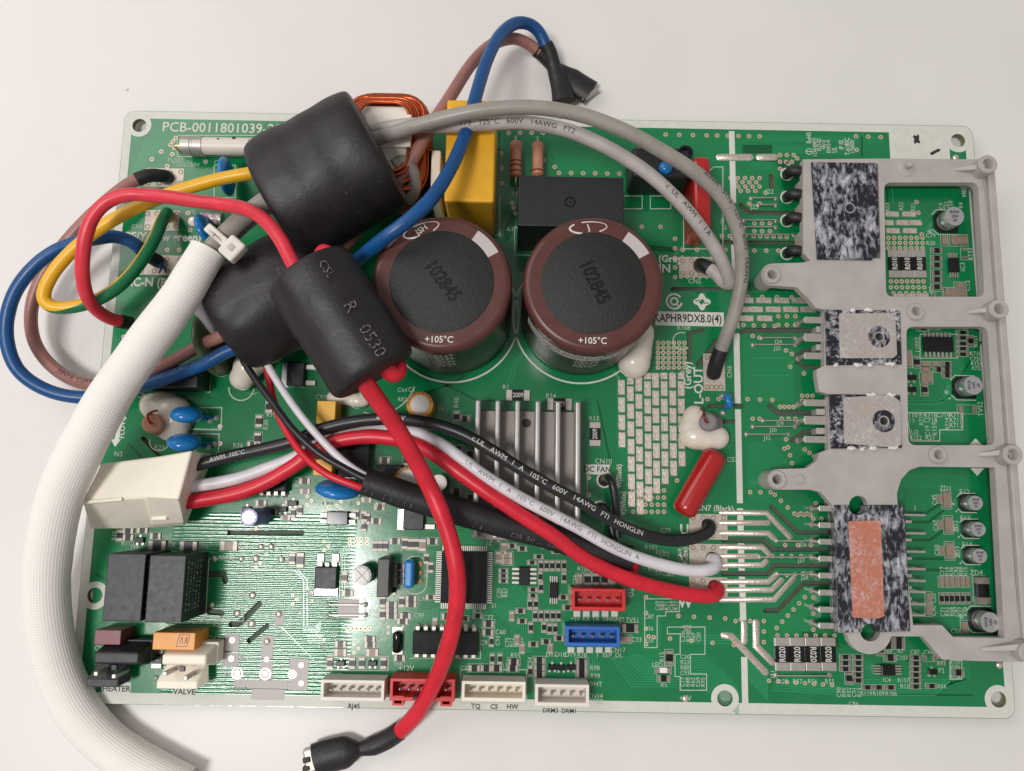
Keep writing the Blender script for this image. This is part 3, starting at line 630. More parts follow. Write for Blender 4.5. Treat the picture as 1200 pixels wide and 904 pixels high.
many([(399.4,754.8),(433.4,749),(434,755.5),(408,695),(468.5,771),(459,709),(459,715.5),(459,721.8),(482,701.7),(482,708),(475.4,721.6),(472,728),(463,634.5),(507,634.5),(469,664),(469,673),(469,681.5),(441,611),(524,722.4)],'h','r'); many([(399.4,764.5),(436.7,764.5)],'h','c',ln=14,wd=8)
many([(387,777),(413,777),(424.3,777),(449.7,777),(404,677),(448.6,705),(448.6,720),(471,705),(474.6,637),(481.5,638),(488,638),(460.8,663),(460.8,672),(460.8,691),(427,605.5),(343,655)],'v','r'); chip(495.3,639,'v','c',ln=14,wd=8); chip(460.8,680,'v','c'); chip(352.4,656.7,'v','r',ln=17,wd=8)
chip(141,627.6,'v'); many([(151,630),(167.7,621.5),(151,622),(183,628.4)],'h'); many([(186,639),(222.4,640)],'h','d',ln=20,wd=10,h=.1); chip(268.7,640,'h','c',ln=20,wd=10)
many([(316,477),(304,494),(302.4,514.4)],'v','r',ln=14,wd=7.5); many([(297,521.7),(357.6,564),(306.5,590),(451,540)],'h','r',ln=13,wd=7); many([(430.6,608),(476.5,540),(535,488.7)],'v','r'); many([(544.6,491),(537,526.4),(537,533.7),(551,532.5),(535,576),(535,581.5),(535,587),(551,583.6),(445,594.5),(340,590),(320,600)],'h','r')
many([(358,576),(430,586),(446,592),(308,600),(335,607)],'h','c',ln=11,wd=5.5); many([(344,601),(352,598),(427,617),(418,603),(440,640),(446,640),(452,640),(455,655),(500,655),(505,665)],'v','r',ln=11,wd=5.5); many([(560,600),(572,606),(580,632),(600,640),(612,643),(640,640),(652,646),(505,700),(560,722),(545,725),(530,730),(610,716),(612,728),(660,700),(665,712),(640,752),(655,748),(625,755)],'h','r',ln=10.5,wd=5); many([(480,590),(486,590),(520,600),(526,604),(600,722),(606,750),(612,760),(645,760),(510,730)],'v','c',ln=10.5,wd=5)
# larger marked resistors
def bigres(x0, y0, x1, y1, txt, vert=True, rot=None):
    k = px1(x0, y0); a = P(x0, y1); c = P(x1, y0); h = .07; e = .26
    g1 = G(); g2 = G(); g3 = G()
    if vert:
        d = (c.y-a.y); g1.box(a.x+.01, a.y+d*e, .004, c.x-.01, c.y-d*e, h); g2.box(a.x, a.y, .002, c.x, a.y+d*e, h*.95); g3.box(a.x, c.y-d*e, .002, c.x, c.y, h*.95)
    else:
        d = (c.x-a.x); g1.box(a.x+d*e, a.y, .004, c.x-d*e, c.y, h); g2.box(a.x, a.y, .002, a.x+d*e, c.y, h*.95); g3.box(c.x-d*e, a.y, .002, c.x, c.y, h*.95)
    q = g1.build('marked_resistor', M['chipblk'], board); g2.build('terminal', M['steel'], q, bevel=.012); g3.build('terminal', M['steel'], q, bevel=.012)
    gt_ = G(); put_text(gt_, txt, ((a.x+c.x)/2, (a.y+c.y)/2), (min(c.x-a.x, c.y-a.y))*(.42), rot=(math.pi/2 if vert else 0) if rot is None else rot, z=h+.004, sx=.8); gt_.build('printed_marking', M['silk'], q)
for i, x in enumerate((908, 925.5, 943.6, 962)): bigres(x, 747, x+16, 786, 'R020', rot=-math.pi/2 if i == 2 else None)
for x in (1041, 1055.8, 1070.2): bigres(x, 294, x+12.8, 326, 'R010')
bigres(593, 457.5, 621, 470, '2009', False); bigres(641, 467.5, 670, 481, '2009', False); bigres(690.5, 495, 703.5, 523, '2009')
bigres(178, 760, 192, 783, '10')

# small three-legged transistors
def sot(x, y, s=1.0, o='h'):
    k = px1(x, y)*s; p = P(x, y); g1 = G(); g1.box(p.x-5*k, p.y-3*k, .03, p.x+5*k, p.y+3*k, .11)
    q = g1.build('transistor', M['chipblk'], board, bevel=.012)
    for dx, dy in ((-3.2,-1), (3.2,-1), (0,1)):
        gg = G(); gg.box(p.x+(dx-1.2)*k, p.y+dy*3*k, .004, p.x+(dx+1.2)*k, p.y+dy*6*k, .035); gg.build('lead', M['steel'], q)
for x, y in ((1067,457),(1091.4,787),(669,781.5),(657.6,782),(647,781.5),(400,777),(437,777),(165,633),(290,597),(1067,443),(332,597),(344,590)): sot(x, y)
# SMD integrated circuits
def soic(x0, y0, x1, y1, n, side='tb', h=.14, name='integrated_circuit', matn='chipblk', pl_=5, stand=True):
    a = P(x0, y1, h); c = P(x1, y0, h); q = G().box(a.x, a.y, .02, c.x, c.y, h).build(name, M[matn], board, bevel=.02)
    k = px1(x0, y0); pins = []
    for s in side:
        gg = G()
        for i in range(n):
            t = (i+.5)/n
            if s in 'tb':
                x = a.x+(c.x-a.x)*t; w_ = (c.x-a.x)/n*.25; yy = c.y if s == 't' else a.y; d = 1 if s == 't' else -1
                gg.box(x-w_, yy, h*.45, x+w_, yy+d*pl_*.4*k, h*.55); gg.box(x-w_, yy+d*pl_*.4*k, .003, x+w_, yy+d*pl_*k, h*.53)
            else:
                y = a.y+(c.y-a.y)*t; w_ = (c.y-a.y)/n*.25; xx = c.x if s == 'r' else a.x; d = 1 if s == 'r' else -1
                gg.box(xx, y-w_, h*.45, xx+d*pl_*.4*k, y+w_, h*.55); gg.box(xx+d*pl_*.4*k, y-w_, .003, xx+d*pl_*k, y+w_, h*.53)
        gg.build('pin_row', M['steel'], q, kind='stuff')
    return q
soic(1084,395,1117,412,7,pl_=6); soic(1114,302,1124,318.5,4,pl_=6); soic(1033.6,780,1049.4,792,4,'lr',pl_=8); soic(608,665,621,686,4,'lr',pl_=8); soic(644,683,654,701,4,pl_=7); soic(382,600,408,615,2,'lr',.2,pl_=8,matn='gloss')
q = soic(516,647,571,707,1,'',.16,matn='gloss')
a = P(516,707,.1); c = P(571,647,.1)
for s in 'tblr':
    gg = G()
    for i in range(24):
        t = (i+.5)/24; wv = .012
        if s in 'tb':
            x = a.x+(c.x-a.x)*t; y = c.y if s == 't' else a.y; d = 1 if s == 't' else -1; gg.box(x-wv, y, .03, x+wv, y+d*.15, .05)
        else:
            y = a.y+(c.y-a.y)*t; x = c.x if s == 'r' else a.x; d = 1 if s == 'r' else -1; gg.box(x, y-wv, .03, x+d*.15, y+wv, .05)
    gg.build('pin_row', M['steel'], q, kind='stuff')
def dip(x0, y0, x1, y1, n, h=.35, sides='tb'):
    a = P(x0, y1, h); c = P(x1, y0, h); q = G().box(a.x, a.y, .08, c.x, c.y, h).build('integrated_circuit', M['gloss'], board, bevel=.03)
    for s in sides:
        for i in range(n):
            x = a.x+(c.x-a.x)*(i+.5)/n; d = 1 if s == 't' else -1; y = c.y if s == 't' else a.y; gg = G()
            gg.box(x-.05, y, .18, x+.05, y+d*.08, .22); gg.box(x-.05, y+d*.06, .0, x+.05, y+d*.1, .21); gg.lathe((x, y+d*.08, 0), [(.09,0),(.06,.05),(.02,.07)], 8)
            gg.build('pin', M['steel'], q, smooth=40)
dip(483,741,560,767,8); dip(300,553,336,576,4, sides='b')
# tab transistors
def dpak(x0, y0, x1, y1, tab='b'):
    h = .22; a = P(x0, y1, h); c = P(x1, y0, h); q = G().box(a.x, a.y, .03, c.x, c.y, h).build('tab_transistor', M['black'], board, bevel=.025)
    if tab == 'b':
        G().box(a.x-.02, a.y-.2, .004, c.x+.02, a.y+.03, .07).build('metal_tab', M['can'], q, bevel=.01)
        for t in (.16, .84):
            x = a.x+(c.x-a.x)*t; gg = G(); gg.box(x-.07, c.y, .06, x+.07, c.y+.14, .1); gg.box(x-.1, c.y+.1, .004, x+.1, c.y+.35, .06); gg.build('lead', M['steel'], q, bevel=.01)
        G().box((a.x+c.x)/2-.05, c.y, .06, (a.x+c.x)/2+.05, c.y+.1, .1).build('lead', M['steel'], q)
    else:
        G().box(a.x-.18, a.y-.02, .004, a.x+.03, c.y+.02, .07).build('metal_tab', M['can'], q, bevel=.01)
        for t in (.16, .84):
            y = a.y+(c.y-a.y)*t; gg = G(); gg.box(c.x, y-.07, .05, c.x+.3, y+.07, .09); gg.build('lead', M['steel'], q, bevel=.01)
dpak(368,665,395,690.5); dpak(472,598,497,621,'l'); dpak(335,425,357,452,'l')

# ------------------------------------------------------------------ large through-hole parts
def bigcap(px, py, rot, label, logo):
    H = 3.55; R = 1.715; c = P(px, py, H); k = cmpx(px, py, H)
    root = link('electrolytic_capacitor', None, board, (c.x, c.y, 0), label=label)
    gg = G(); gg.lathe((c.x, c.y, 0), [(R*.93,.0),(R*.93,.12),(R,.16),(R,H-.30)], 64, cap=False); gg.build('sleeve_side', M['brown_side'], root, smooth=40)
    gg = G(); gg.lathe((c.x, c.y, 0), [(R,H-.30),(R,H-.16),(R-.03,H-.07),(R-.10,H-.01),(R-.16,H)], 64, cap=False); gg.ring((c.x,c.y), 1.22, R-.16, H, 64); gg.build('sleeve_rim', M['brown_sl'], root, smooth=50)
    gg = G(); gg.lathe((c.x, c.y+.02, 0), [(1.27,H-.05),(1.27,H+.012),(1.24,H+.025)], 64); top = gg.build('pressure_disc', M['capblk'], root, smooth=40)
    gg = G(); put_text(gg, '102845', (c.x+.02, c.y+.03), .34, rot=math.radians(rot), bold=.03, z=H+.032, sx=.8); gg.build('stamped_number', M['stamp'], top)
    gg = G(); gg.ring((c.x,c.y), 1.285, R-.14, H+.004, 12, math.radians(30), math.radians(57)); gg.build('polarity_mark', M['greylab'], root)
    gg = G(); put_text(gg, '+105°C', (c.x-.02, c.y-1.42), .16, bold=.012, z=H+.005, sx=.95)
    r2 = math.radians(112 if logo else 95); lc = (c.x+1.42*math.cos(r2), c.y+1.42*math.sin(r2))
    for i in range(26):                                                # swoosh round the maker's mark
        a0 = 2*math.pi*i/26; a1 = 2*math.pi*(i+1)/26; t = .018+.016*(1+math.cos(a0-3.6)); q = []
        for a, s in ((a0,0),(a0,1),(a1,1),(a1,0)):
            ex, ey = (.44+s*t)*math.cos(a), (.13+s*t)*math.sin(a); rr = r2-math.pi/2
            q.append((lc[0]+ex*math.cos(rr)-ey*math.sin(rr), lc[1]+ex*math.sin(rr)+ey*math.cos(rr), H+.005))
        if math.hypot(q[0][0]-c.x, q[0][1]-c.y-.02) > 1.29 and math.hypot(q[1][0]-c.x, q[1][1]-c.y) < 1.58: gg.add(q, [(0,1,2,3)])
    put_text(gg, 'JSH' if logo else 'J', lc, .15, rot=r2-math.pi/2+.25, z=H+.006, bold=.014); gg.build('white_print', M['silk'], root, kind='stuff')
    gg = G(); path = [Vector((c.x+R*math.cos(a), c.y+R*math.sin(a), 0)) for a in [math.radians(d) for d in range(205, 345, 2)]]
    def side(txt, z, a0, sz):
        v, f = text_geo(txt, sz, 0, 'LEFT', 1.0); gg.add([(c.x+(R+.006)*math.cos(a0+x/R), c.y+(R+.006)*math.sin(a0+x/R), z+y) for x, y, _ in v], f)
    for j in range(4): side('VENT', 3.0-j*.42, math.radians(258), .19); side('105°C', 2.8-j*.42, math.radians(258), .15)
    gg.build('side_print', M['silk'], root, kind='stuff')
    if not logo:
        gb = G(); prev = None
        for i in range(30):
            a0 = math.radians(205+i*3); a1 = math.radians(208+i*3); gb.add([(c.x+(R+.004)*math.cos(a), c.y+(R+.004)*math.sin(a), z) for a, z in ((a0,2.45),(a1,2.45),(a1,3.05),(a0,3.05))], [(0,1,2,3)])
        gb.build('paper_label', M['greylab'], root)
        gb = G(); rr = random.Random(3)
        for i in range(150):
            a0 = math.radians(207+rr.random()*84); z = 2.51+rr.random()*.45; da = .012+rr.random()*.02; gb.add([(c.x+(R+.008)*math.cos(a), c.y+(R+.008)*math.sin(a), zz) for a, zz in ((a0,z),(a0+da,z),(a0+da,z+.03),(a0,z+.03))], [(0,1,2,3)])
        gb.build('label_print', M['ink'], root)
    gs = G(); gs.ring((c.x, c.y), 1.90, 1.95, .006, 64); gs.build('printed_circle', M['silk'], root)
bigcap(517.5, 331, -52, 'brown electrolytic capacitor beside the shrink-wrapped ferrite, with oval maker mark', True)
bigcap(695.5, 332.5, -64, 'brown electrolytic capacitor in front of the wide black relay', False)

def block(name, box, h, matn, label=None, bevel=.05, z0=.02, seg=3):
    x0, y0, x1, y1 = box
    return G().box(x0, y0, z0, x1, y1, h).build(name, M[matn], board, bevel=bevel, seg=seg, label=label)
q = block('relay', tbox(607.5, 207, 731, 266, 2.1), 2.1, 'black', 'wide black relay standing behind the capacitor', .03)
p = P(668, 237, 2.1); gg = G(); gg.ring(p, .10, .155, 2.104, 20); gg.lathe((p.x,p.y,2.1), [(.03,0),(.03,.02)], 10); gg.build('moulding_mark', M['gloss'], q)
for bx, lab in ((tbox(123,649,168,728.5,1.5), 'outer one of the pair of upright black relays'), (tbox(172.5,651,215.5,730,1.5), 'inner one of the pair of upright black relays')):
    q = block('relay', bx, 1.5, 'black', lab, .025)
    gg = G()
    for dx, dy, r in ((.52,.20,.045),(.78,.06,.055)):
        x = bx[0]+(bx[2]-bx[0])*dx; y = bx[1]+(bx[3]-bx[1])*dy; gg.ring((x,y), r*.6, r, 1.504, 14)
    gg.build('moulding_mark', M['ink'], q)
    gg = G()
    rr = random.Random(5)
    for j in range(5):                                                  # print too worn to read
        yy = bx[1]+.25
        while yy < bx[3]-.2:
            l_ = .03+.06*rr.random(); zz = 1.28-j*.2
            gg.add([(bx[2]+.003, yy, zz), (bx[2]+.003, yy+l_, zz), (bx[2]+.003, yy+l_, zz+.07*rr.random()+.015), (bx[2]+.003, yy, zz+.02)], [(0,1,2,3)]); yy += l_+.02+.05*rr.random()
    gg.build('side_print', M['greylab'], q)
q = block('film_capacitor', tbox(522,117,580,237,2.6), 2.6, 'yellow', 'tall yellow box capacitor under the grey cables', .07)
q = block('film_capacitor', tbox(110.5,738.5,141.5,756,.75), .75, 'maroon', 'small maroon box capacitor below the relays', .02)
q = block('film_capacitor', tbox(179,741.5,228.5,762,.95), .95, 'orange', 'small orange box capacitor below the relays', .02)
x0, y0, x1, y1 = tbox(207,744,219,758,.95); gg = G()
for a, c in (((0,0),(1,0)),((1,0),(1.25,1)),((1.25,1),(.25,1)),((.25,1),(0,0)),((.3,.2),(.5,.8)),((.5,.8),(.6,.2)),((.75,.2),(.95,.8)),((.95,.8),(1.0,.3))):
    gg.strip([(x0+a[0]*(x1-x0), y0+a[1]*(y1-y0)), (x0+c[0]*(x1-x0), y0+c[1]*(y1-y0))], .018, .956)
gg.build('moulded_emblem', M['maroon'], q)
q = block('film_capacitor', tbox(813,182,834,271,1.4), 1.4, 'redcap', 'upright red film capacitor under the grey cables', .16, seg=4)
block('dark_choke', (P(741,200,1.3).x, P(780,230,0).y, P(812,200,1.3).x, P(780,172,1.3).y), 1.3, 'black', 'black sleeved choke under the grey cables', .12)
gg = G(); p = P(781,195,1.5); gg.lathe((p.x,p.y,1.32), [(.16,0),(.2,.06),(.16,.16),(.05,.2)], 20); o = gg.build('blue_varistor', M['bluecap'], board, smooth=60)
gg = G(); p = P(803,180,1.35); gg.lathe((p.x,p.y,1.2), [(.2,0),(.22,.1),(.22,.2),(.15,.2),(.15,.05)], 20); gg.build('sleeve_end', M['gloss'], board, smooth=40)
# yellow tantalum-like boxes half hidden by the cables
block('film_capacitor', tbox(371,470,393,497,.8), .8, 'yellow', 'small yellow box capacitor above the crossing cables', .02)
block('film_capacitor', tbox(367,538,389,557,.8), .8, 'yellow', 'small yellow box capacitor below the crossing cables', .02)
block('power_supply_chip', vbox(388,497,436,560,.4), .4, 'gloss', None, .03)
block('square_inductor', vbox(440,545,472,580,.3), .3, 'black', None, .03)
block('rectifier_block', vbox(163,428,247,459,.9), .9, 'black', None, .03)
# choke with copper winding
root = link('common_mode_choke', None, board, P(450,165), label='copper wound choke with white bobbin at the top edge')
x0, y0, x1, y1 = tbox(421,124,478,200,2.4)
G().box(x0, y0, .1, x1, y1, 2.4).build('bobbin', M['white_p'], root, bevel=.06)
G().box(x0+.15, y0+.6, 2.35, x1+.1, y1-.3, 2.55).build('bobbin_flange', M['white_p'], root, bevel=.04)
cx, cy = (x0+x1)/2, (y0+y1)/2
for i in range(7):
    hx, hy = (x1-x0)/2+.03+.074*i, (y1-y0)/2+.05+.085*i; z = 2.5-.09*i+.02*math.sin(i*9); gg = G()
    lp = rrect(cx-hx, cy-hy, cx+hx, cy+hy, .42+.05*i, 6); pts = [Vector((a, b, z)) for a, b in lp]; gg.tube(pts+[pts[0]], .044, 8, cap=False); gg.build('copper_turn', M['copper'], root, smooth=60)
for i in range(9):
    z = 2.1-.2*i; hx, hy = (x1-x0)/2+.38, (y1-y0)/2+.4; lp = rrect(cx-hx, cy-hy, cx+hx, cy+hy, .5, 6); pts = [Vector((a, b, z)) for a, b in lp]; gg = G(); gg.tube(pts+[pts[0]], .075, 8, cap=False); gg.build('copper_turn', M['copper'], root, smooth=60)
block('choke_core', vbox(490,175,519,255,1.6), 1.6, 'gloss', None, .08)
G().box(*[*[P(505,200,1.9).x, P(505,232,1.9).y], 0, P(516,200,1.9).x, P(505,176,1.9).y, 1.9]).build('bobbin_foot', M['cream_p'], board, bevel=.04)
# axial resistors
def axial(x, y0, y1, z, r, matn, bands, lab=None):
    a = P(x, y1, z); c = P(x, y0, z); L = c.y-a.y; gg = G(); gg.lathe((a.x,a.y,z), [(.02,0),(r*.75,.02),(r,.07),(r,.2),(r*.9,.25),(r*.9,L-.25),(r,L-.2),(r,L-.07),(r*.75,L-.02),(.02,L)], 20, Vector((0,1,0)))
    q = gg.build('axial_resistor', M[matn], board, smooth=50, label=lab)
    for t in bands:
        gg = G(); rb = r*(1.012 if t < .15 or t > .85 else .915); gg.lathe((a.x,a.y+L*t,z), [(rb,-.025),(rb,.025)], 20, Vector((0,1,0))); gg.build('colour_band', M['band'], q, smooth=30)
    for s in (1, -1):
        e = c if s == 1 else a; gg = G(); gg.tube([Vector((e.x,e.y-s*.02,z)), Vector((e.x,e.y+s*.14,z)), Vector((e.x,e.y+s*.2,z-.08)), Vector((e.x,e.y+s*.2,0))], .03, 8); gg.build('lead', M['steel'], q, smooth=50)
axial(604.5, 166, 208, .35, .18, 'resist', (.14,.3,.42), None); axial(630, 167, 207, .35, .18, 'resist', (.14,.8), None)
# fuse
a = P(214,171,.45); c = P(350,171,.45); gg = G(); gg.lathe(a, [(.255,.5),(.255,c.x-a.x-.6)], 28, Vector((1,0,0))); fz = gg.build('fuse', M['ceramic'], board, smooth=40, label='white ceramic tube fuse with metal end cap')
gg = G(); gg.lathe(a, [(.22,0),(.28,.02),(.28,.28),(.265,.3),(.265,.36),(.28,.38),(.28,.62),(.25,.63)], 28, Vector((1,0,0))); gg.build('end_cap', M['steel'], fz, smooth=30)
gg = G(); gg.lathe(a+Vector((c.x-a.x-.6,0,0)), [(.25,0),(.25,.6)], 28, Vector((1,0,0))); gg.build('end_cap', M['steel'], fz, smooth=30)
for dx, dy in ((1.1,.12),(1.55,.17),(2.0,.1)):
    gg = G(); gg.lathe(a+Vector((dx, dy, .2)), [(.05,-.05),(.055,.0),(.03,.03)], 9, Vector((.1,.4,1))); gg.build('dark_chip', M['ink'], fz)
gg = G(); gg.tube([a, a-Vector((.2,0,0)), a+Vector((-.25,0,-.1)), a+Vector((-.25,0,-.45))], .035, 8); gg.build('lead', M['gold'], fz, smooth=40)
a = P(236,255,.35); gg = G(); gg.lathe(a, [(.17,.1),(.17,.5)], 22, Vector((1,-.08,0))); gz = gg.build('surge_arrester', M['pink'], board, smooth=40)
for s in (0, .28, .5):
    gg = G(); gg.lathe(a, [(.175,s),(.18,s+.02),(.18,s+.1),(.175,s+.12)], 22, Vector((1,-.08,0))); gg.build('metal_ring', M['steel'], gz, smooth=30)
gg = G(); gg.lathe(P(226,260), [(.15,0),(.14,.02),(.05,.03)], 16); gg.build('test_point', M['tin'], board, smooth=40)
# disc capacitors: flattened drops standing on two leads
def disc_cap(cx, cy, z, r, th, axis, matn, name='disc_capacitor', leads=None, lab=None, tilt=0):
    prof = [(r*math.sin(math.pi*i/14)**.75, -th/2*math.cos(math.pi*i/14)) for i in range(15)]; c = P(cx, cy, z); gg = G(); gg.lathe(c, prof, 28, axis)
    q = gg.build(name, M[matn], board, smooth=70, label=lab)
    for lx, ly in leads or ():
        e = P(lx, ly, 0); gg = G(); gg.tube(spline([c, (c+e)/2+Vector((0,0,.05)), e], 4), .035, 8); gg.build('lead', M[matn], q, smooth=60)
        gg = G(); gg.lathe(e, [(.09,0),(.06,.05),(.02,.08)], 10); gg.build('solder_joint', M['tin'], q, smooth=50)
disc_cap(265.5, 207, .75, .55, .32, Vector((1,.1,0)), 'bluecap', lab='blue disc capacitor on edge below the fuse'); disc_cap(242, 270, .6, .5, .3, Vector((.9,.4,.2)), 'bluecap')
disc_cap(218.5, 486, .75, .42, .40, Vector((.1,1,.35)), 'bluecap', leads=[(253,490),(246,493)], lab='upper one of two blue disc capacitors beside white silicone')
disc_cap(216, 518.5, .75, .45, .42, Vector((.1,1,.35)), 'bluecap', leads=[(251.5,520),(244,524)], lab='lower one of two blue disc capacitors beside white silicone')
disc_cap(397, 573.5, .7, .62, .42, Vector((.1,1,.3)), 'bluecap', lab='blue disc capacitor below the crossing cables'); disc_cap(250, 403, .7, .95, .45, Vector((1,.25,.2)), 'greencap', lab='olive disc varistor under the blue wire')
disc_cap(854, 470, .4, .24, .22, Vector((.9,.2,.4)), 'bluecap', leads=[(846,465),(847,484)])
# silicone blobs
def blob(name, cx, cy, pts, label=None, seed=0):
    bm = bmesh.new(); me = bpy.data.meshes.new(name); gg = G(); p0 = P(cx, cy)
    for (x, y, z, r, sx, sy, sz) in pts:
        bmesh.ops.create_uvsphere(bm, u_segments=20, v_segments=12, radius=1, matrix=Matrix.Translation(P(x, y, z)-p0) @ Matrix.Diagonal((r*sx, r*sy, r*sz, 1)))
    bm.to_mesh(me); bm.free(); me.materials.append(M['silic'])
    o = link(name, me, board, p0, label=label)
    md = o.modifiers.new('fuse', 'REMESH'); md.mode = 'VOXEL'; md.voxel_size = .045
    md = o.modifiers.new('soft', 'SMOOTH'); md.iterations = 14; md.factor = .6
    for p in me.polygons: p.use_smooth = True
    md = o.modifiers.new('shade', 'SUBSURF'); md.levels = 0; md.render_levels = 0
    return o
blob('silicone_blob', 743, 415, [(745,412,.4,.46,1,1.3,1),(743,424,.42,.47,1,1.05,1),(748,400,.4,.42,1,1.3,1),(735,418,.25,.36,.9,1.1,.9),(752,392,.5,.36,1,1.2,1)], 'white silicone drip at the foot of a brown capacitor')
blob('silicone_blob', 190, 485, [(190,477,.25,.62,1.0,.72,.6),(202,480,.3,.5,1,.8,.9),(205,492,.25,.5,.9,1.0,.8),(203,504,.2,.45,1,.8,.7),(178,475,.2,.36,1,1,.7),(192,492,.2,.5,1,1,.6)], 'white silicone round the brown standing resistor')
blob('silicone_blob', 820, 503, [(814,491,.2,.40,.9,1,.7),(811,503,.22,.42,.9,1,.7),(817,511,.25,.45,1.1,.9,.8),(827,515,.25,.42,1.1,.8,.8),(838,513,.25,.40,1,.9,.8),(825,503,.1,.5,1,1,.6)], 'white silicone round the grey standing resistor')
blob('silicone_blob', 288, 435, [(290,430,.5,.4,1,1.1,1),(284,443,.4,.36,1,1,1),(300,425,.4,.35,1,1,1)], None); blob('silicone_blob', 410, 468, [(400,466,.15,.35,1.3,.7,.6),(420,470,.15,.3,1.2,.7,.6),(432,462,.1,.25,1,.8,.6)], None)
def standres(cx, cy, bx, by, z, r, matn, lab):
    top = P(cx, cy, z); base = P(bx, by, .2); ax = (top-base).normalized(); L = (top-base).length; gg = G(); gg.lathe(base, [(r*.9,0),(r,.08),(r,.2),(r*.88,.26),(r*.88,L-.26),(r,L-.2),(r,L-.05),(r*.8,L)], 22, ax)
    q = gg.build('standing_resistor', M[matn], board, smooth=40, label=lab)
    up = top+Vector((0,0,.02)); gg = G(); gg.tube(spline([up-ax*.05, up+ax*.16, up+ax*.2+Vector((-.06,.15,0)), up+Vector((-.08,.28,-.05)), up+Vector((-.05,.42,-.5))], 5), .035, 8); gg.build('lead', M['rust'], q, smooth=60)
standres(178, 496, 188, 500, 1.0, .27, 'resist', None); standres(829, 495, 838, 497, .9, .25, 'greyres', None)
# leaning red capacitor
c0 = P(800, 601, .55); c1 = P(839, 532, .55); ax = (c1-c0); L = ax.length; ax.normalize(); gg = G(); r = .34
gg.lathe(c0, [(.02,-.06),(r*.7,-.03),(r*.95,.06),(r,.16),(r,L-.16),(r*.95,L-.06),(r*.7,L+.03),(.02,L+.06)], 26, ax); gg.build('film_capacitor', M['redcap'], board, smooth=60, label='red film capacitor leaning diagonally beside the black phase wire')
# small electrolytics
def canap(cx, cy, r, h, side, top, name='electrolytic_capacitor', base=None, txt=None, lab=None, cross=False):
    c = P(cx, cy, h); k = cmpx(cx, cy, h); r *= k; gg = G(); gg.lathe((c.x,c.y,0), [(r,.06),(r,.1),(r*.93,.14),(r,.18),(r,h-.04),(r*.96,h)], 30, cap=False); q = gg.build(name, M[side], board, smooth=40, label=lab)
    gg = G(); gg.disc((c.x,c.y), r*(.70 if cross else .965), h-.0005 if cross else h-.002, 30); gg.build('top_plate', M[top], q)
    if cross: gg = G(); gg.ring((c.x,c.y), r*.68, r*.965, h-.002, 30); gg.build('sleeve_rim', M[side], q)
    if base:
        o = r*1.16; gg = G(); gg.prism([(c.x-o,c.y-o*.55),(c.x-o*.55,c.y-o),(c.x+o,c.y-o),(c.x+o,c.y+o),(c.x-o*.55,c.y+o),(c.x-o,c.y+o*.55)], .01, .09); gg.build('base_plate', M['chipblk'], q, bevel=.01)
        gg = G(); o = r*1.3
        gg.strip([(c.x+o,c.y+o),(c.x-o*.6,c.y+o),(c.x-o,c.y+o*.6)], .02, .006); gg.strip([(c.x-o,c.y-o*.6),(c.x-o*.6,c.y-o),(c.x+o,c.y-o)], .02, .006); put_text(gg, '+', (c.x-o*1.15, c.y-o*.9), .09); gg.build('printed_outline', M['silk'], q, kind='stuff')
    if txt:
        gg = G()
        for j, t in enumerate(txt): put_text(gg, t, (c.x+r*.5-(j*r*.48)+0, c.y) if base == 'v' else (c.x+r*.05, c.y+r*.42-j*r*.44), r*.3, rot=-math.pi/2 if base == 'v' else 0, z=h+.003, bold=.02)
        gg.build('printed_value', M['ink'], q)
        gg = G(); n = 14; aa = [math.radians(100+160*i/n-100+20) for i in range(n+1)]
        gg.add([(c.x+r*.95*math.cos(a), c.y+r*.95*math.sin(a), h+.0015) for a in [math.radians(-62+124*i/n) for i in range(n+1)]], [tuple(range(n+1))]); 
    if cross:
        gg = G(); gg.strip([(c.x-r*.7,c.y-r*.7),(c.x+r*.7,c.y+r*.7)], .012, h+.003); gg.strip([(c.x-r*.7,c.y+r*.7),(c.x+r*.7,c.y-r*.7)], .012, h+.003); gg.build('vent_cross', M['ink'], q)
    return q
canap(1118.5,253.5,11.5,.5,'can','can',base='h',txt=('RVW','25V','47')); canap(1140.6,451.7,11.3,.5,'can','can',base='v',txt=('47','25V','RVW')); canap(1160.5,729.5,12,.5,'can','can',base='v',txt=('47','25V','RVW'))
for x, y in ((1143.3,589.6),(1146.5,620.5),(1148.3,651.8)): canap(x, y, 8.8, .42, 'can', 'can', base='h', txt=('RVW','25V','22'))
canap(291.5,606.5,10.6,1.25,'purple','can',cross=True,lab='small purple sleeved capacitor beside the white plug'); canap(424,674.6,12,.7,'gloss','alu',cross=True)
for x, y in ((492,474.5),(477.7,562.5)):
    q = canap(x, y, 16, .7, 'orange_sl', 'orange_sl'); p = P(x, y, .7); gg = G(); gg.disc(p, .26, .706, 28); gg.build('bare_top', M['alu'], q)
    gg = G()
    for i in range(9): a = .4+i*.33; put_text(gg, '1B', (p.x+.32*math.cos(a), p.y+.32*math.sin(a)), .07, rot=a-math.pi/2, z=.707)
    gg.build('printed_value', M['ink'], q)
canap(514,566,10,.8,'gloss','white_p')
